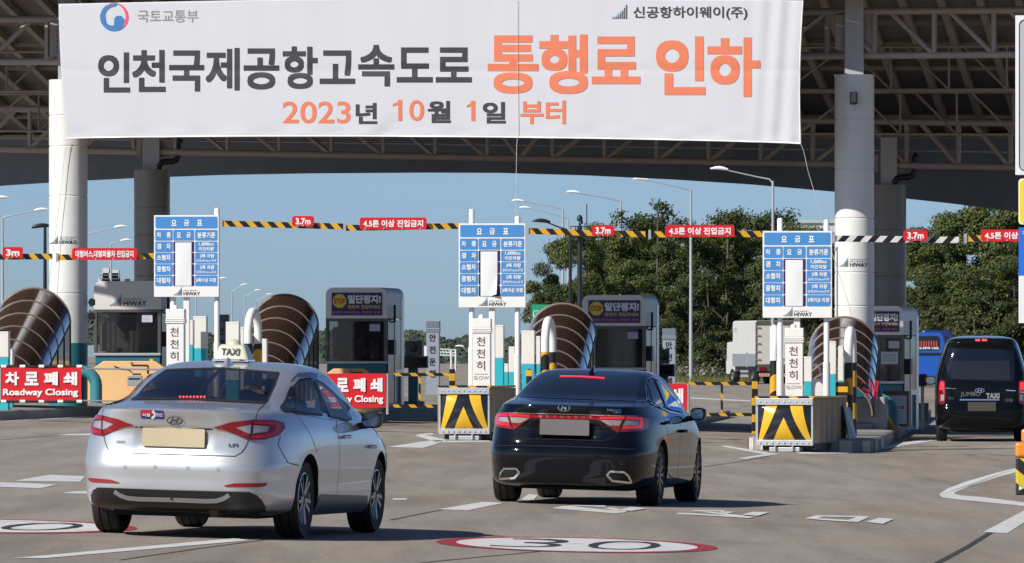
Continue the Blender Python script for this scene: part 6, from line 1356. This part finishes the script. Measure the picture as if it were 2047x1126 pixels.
hg = MB()
for k in range(5): hg.box(.03, .25, -.03, .0, zb+.3+.42*k, zb+.36+.42*k); 
for x in (W/2-.05, W/2+.05, W*.8): hg.tube([(x, -.02, zb+.05), (x, -.02, zt-.3)], .018, 6)
hg.build('hinges', GALV, t)
sp = MB(); sp.box(-.025, .0, .1, Lb, zb-.05, zb+.62); sp.build('side_gate', TGR, t, bevel=.01); MB().box(-.05, -.026, 1.6, 1.75, zb-.1, zb+.7).build('gate_post', GALV, t)
MB().box(.15, W-.15, .1, Lb+1, zb-.35, zb-.06).build('chassis', BLACKP, t); MB().box(.1, W-.1, .0, .09, zb-.30, zb-.03).build('rear_bumper', M('truck_bumper', (.09, .09, .09), .5, var=.2), t)
for x in (.2, W-.55): MB().box(x, x+.34, -.04, -.002, zb-.26, zb-.08).build('tail_lamp', TLR, t, bevel=.01)
MB().box(.18, .82, -.03, .03, zb-.58, zb-.40).build('chevron_board', stripes('orange_chevrons', (.75, .16, .03), (.7, .55, .45), (1, 0, .8), .16), t); MB().box(W-.85, W-.2, -.03, .03, zb-.58, zb-.40).build('chevron_board', MATS['orange_chevrons'], t)
MB().box(-.02, .02, 1.5, 3.0, .35, .5).box(-.02, .02, 1.5, 3.0, .6, .72).build('side_guard', GALV, t)
for x in (.22, W-.22):
    for y in (1.0, 5.0): wheel(t, x, y, .40, .34, GALV, 6, rimr=.2)
lk = MB()
for x in (W/2-.12, W/2+.08): lk.box(x, x+.06, -.04, -.005, zb+.55, zb+.85)
lk.build('latches', STEEL, t); text('화물', W/2+.2, W/2+.62, zb+.22, zb+.4, -.006, GREYI, t, 'lettering', .01)
cb = MB().prismx([(Lb+.1, .5), (Lb+1.75, .5), (Lb+1.8, 1.2), (Lb+1.55, 2.2), (Lb+.1, 2.25)], .1, W-.1).build('cab', TWH, t, bevel=.05); MB().box(-.15, -.02, Lb+1.5, Lb+1.6, 1.4, 1.85).build('wing_mirror', BLACKP, t); text('경기', .0, .24, zt-.62, zt-.35, 0, GREYI, t, 'lettering', .01, lambda x, z: (-.004, 4.3-x*2, z))
def bus(x0, x1, yt, Y, label, col, detail=True):
    X = PX((x0+x1)/2, Y); gz = g(X, Y); t = thing('blue_bus', label, 'bus', (X, Y, gz), -R(2)); s_ = F/Y; hw = (x1-x0)/2/s_; zt = PZ(yt, Y)-gz; m = M('bus_blue_'+('bright' if detail else 'dark'), col, .3, var=.05, coat=.5)
    pl = [(-hw, .35), (hw, .35), (hw, zt*.72), (hw*.93, zt*.92), (hw*.84, zt-.05), (hw*.7, zt), (-hw*.7, zt), (-hw*.84, zt-.05), (-hw*.93, zt*.92), (-hw, zt*.72)]
    MB().prism(pl, 0, 6.5).build('body', m, t, bevel=.06); z = lambda py: PZ(py, Y)-gz; x = lambda px: (px-(x0+x1)/2)/s_
    MB().prism(rrect(-hw*.72, hw*.72, z(700), z(672), .12), -.03, .0).build('rear_window', TINT, t)
    if detail:
        cu = MB()
        for k in range(11): cu.box(-hw*.66+k*hw*.12, -hw*.66+k*hw*.12+.055, -.036, -.031, z(693), z(682))
        cu.build('red_curtain', M('red_curtain', (.55, .05, .05), .7, var=.2), t); text('010-3979-1262', -hw*.42, hw*.68, z(698.5), z(694), -.04, WINK, t, 'lettering', .03); MB().box(-hw*.96, hw*.96, -.02, .0, z(711), z(705.5)).build('dark_stripe', BLACKP, t)
        bd = MB(); bd.lathe([(0, -.02), (.12, -.02)], 12, 'y', o=(-hw*.62, 0, z(727))); bd.box(-hw*.7, -hw*.4, -.02, -.005, z(733), z(730)); bd.build('emblem', WINK, t); MB().box(-hw, hw, -.08, .2, .4, .75).build('bumper', m, t, bevel=.05)
        for sx in (-1, 1): MB().box(*sorted((sx*hw*.72, sx*hw*.95)), -.03, 0, .9, 1.15).build('tail_lamp', TLR, t)
    for sx in (-hw*.85, hw*.85):
        for y in (1.2, 5.2): wheel(t, sx, y, .4, .25, GALV, 6, rimr=.2)
bus(1806, 1890, 665, 345, 'bright blue minibus with red curtains between the right booth and van', (.008, .085, .42)); bus(1840, 1906, 660, 362, 'dark blue bus just behind the bright blue minibus', (.01, .02, .13), False)
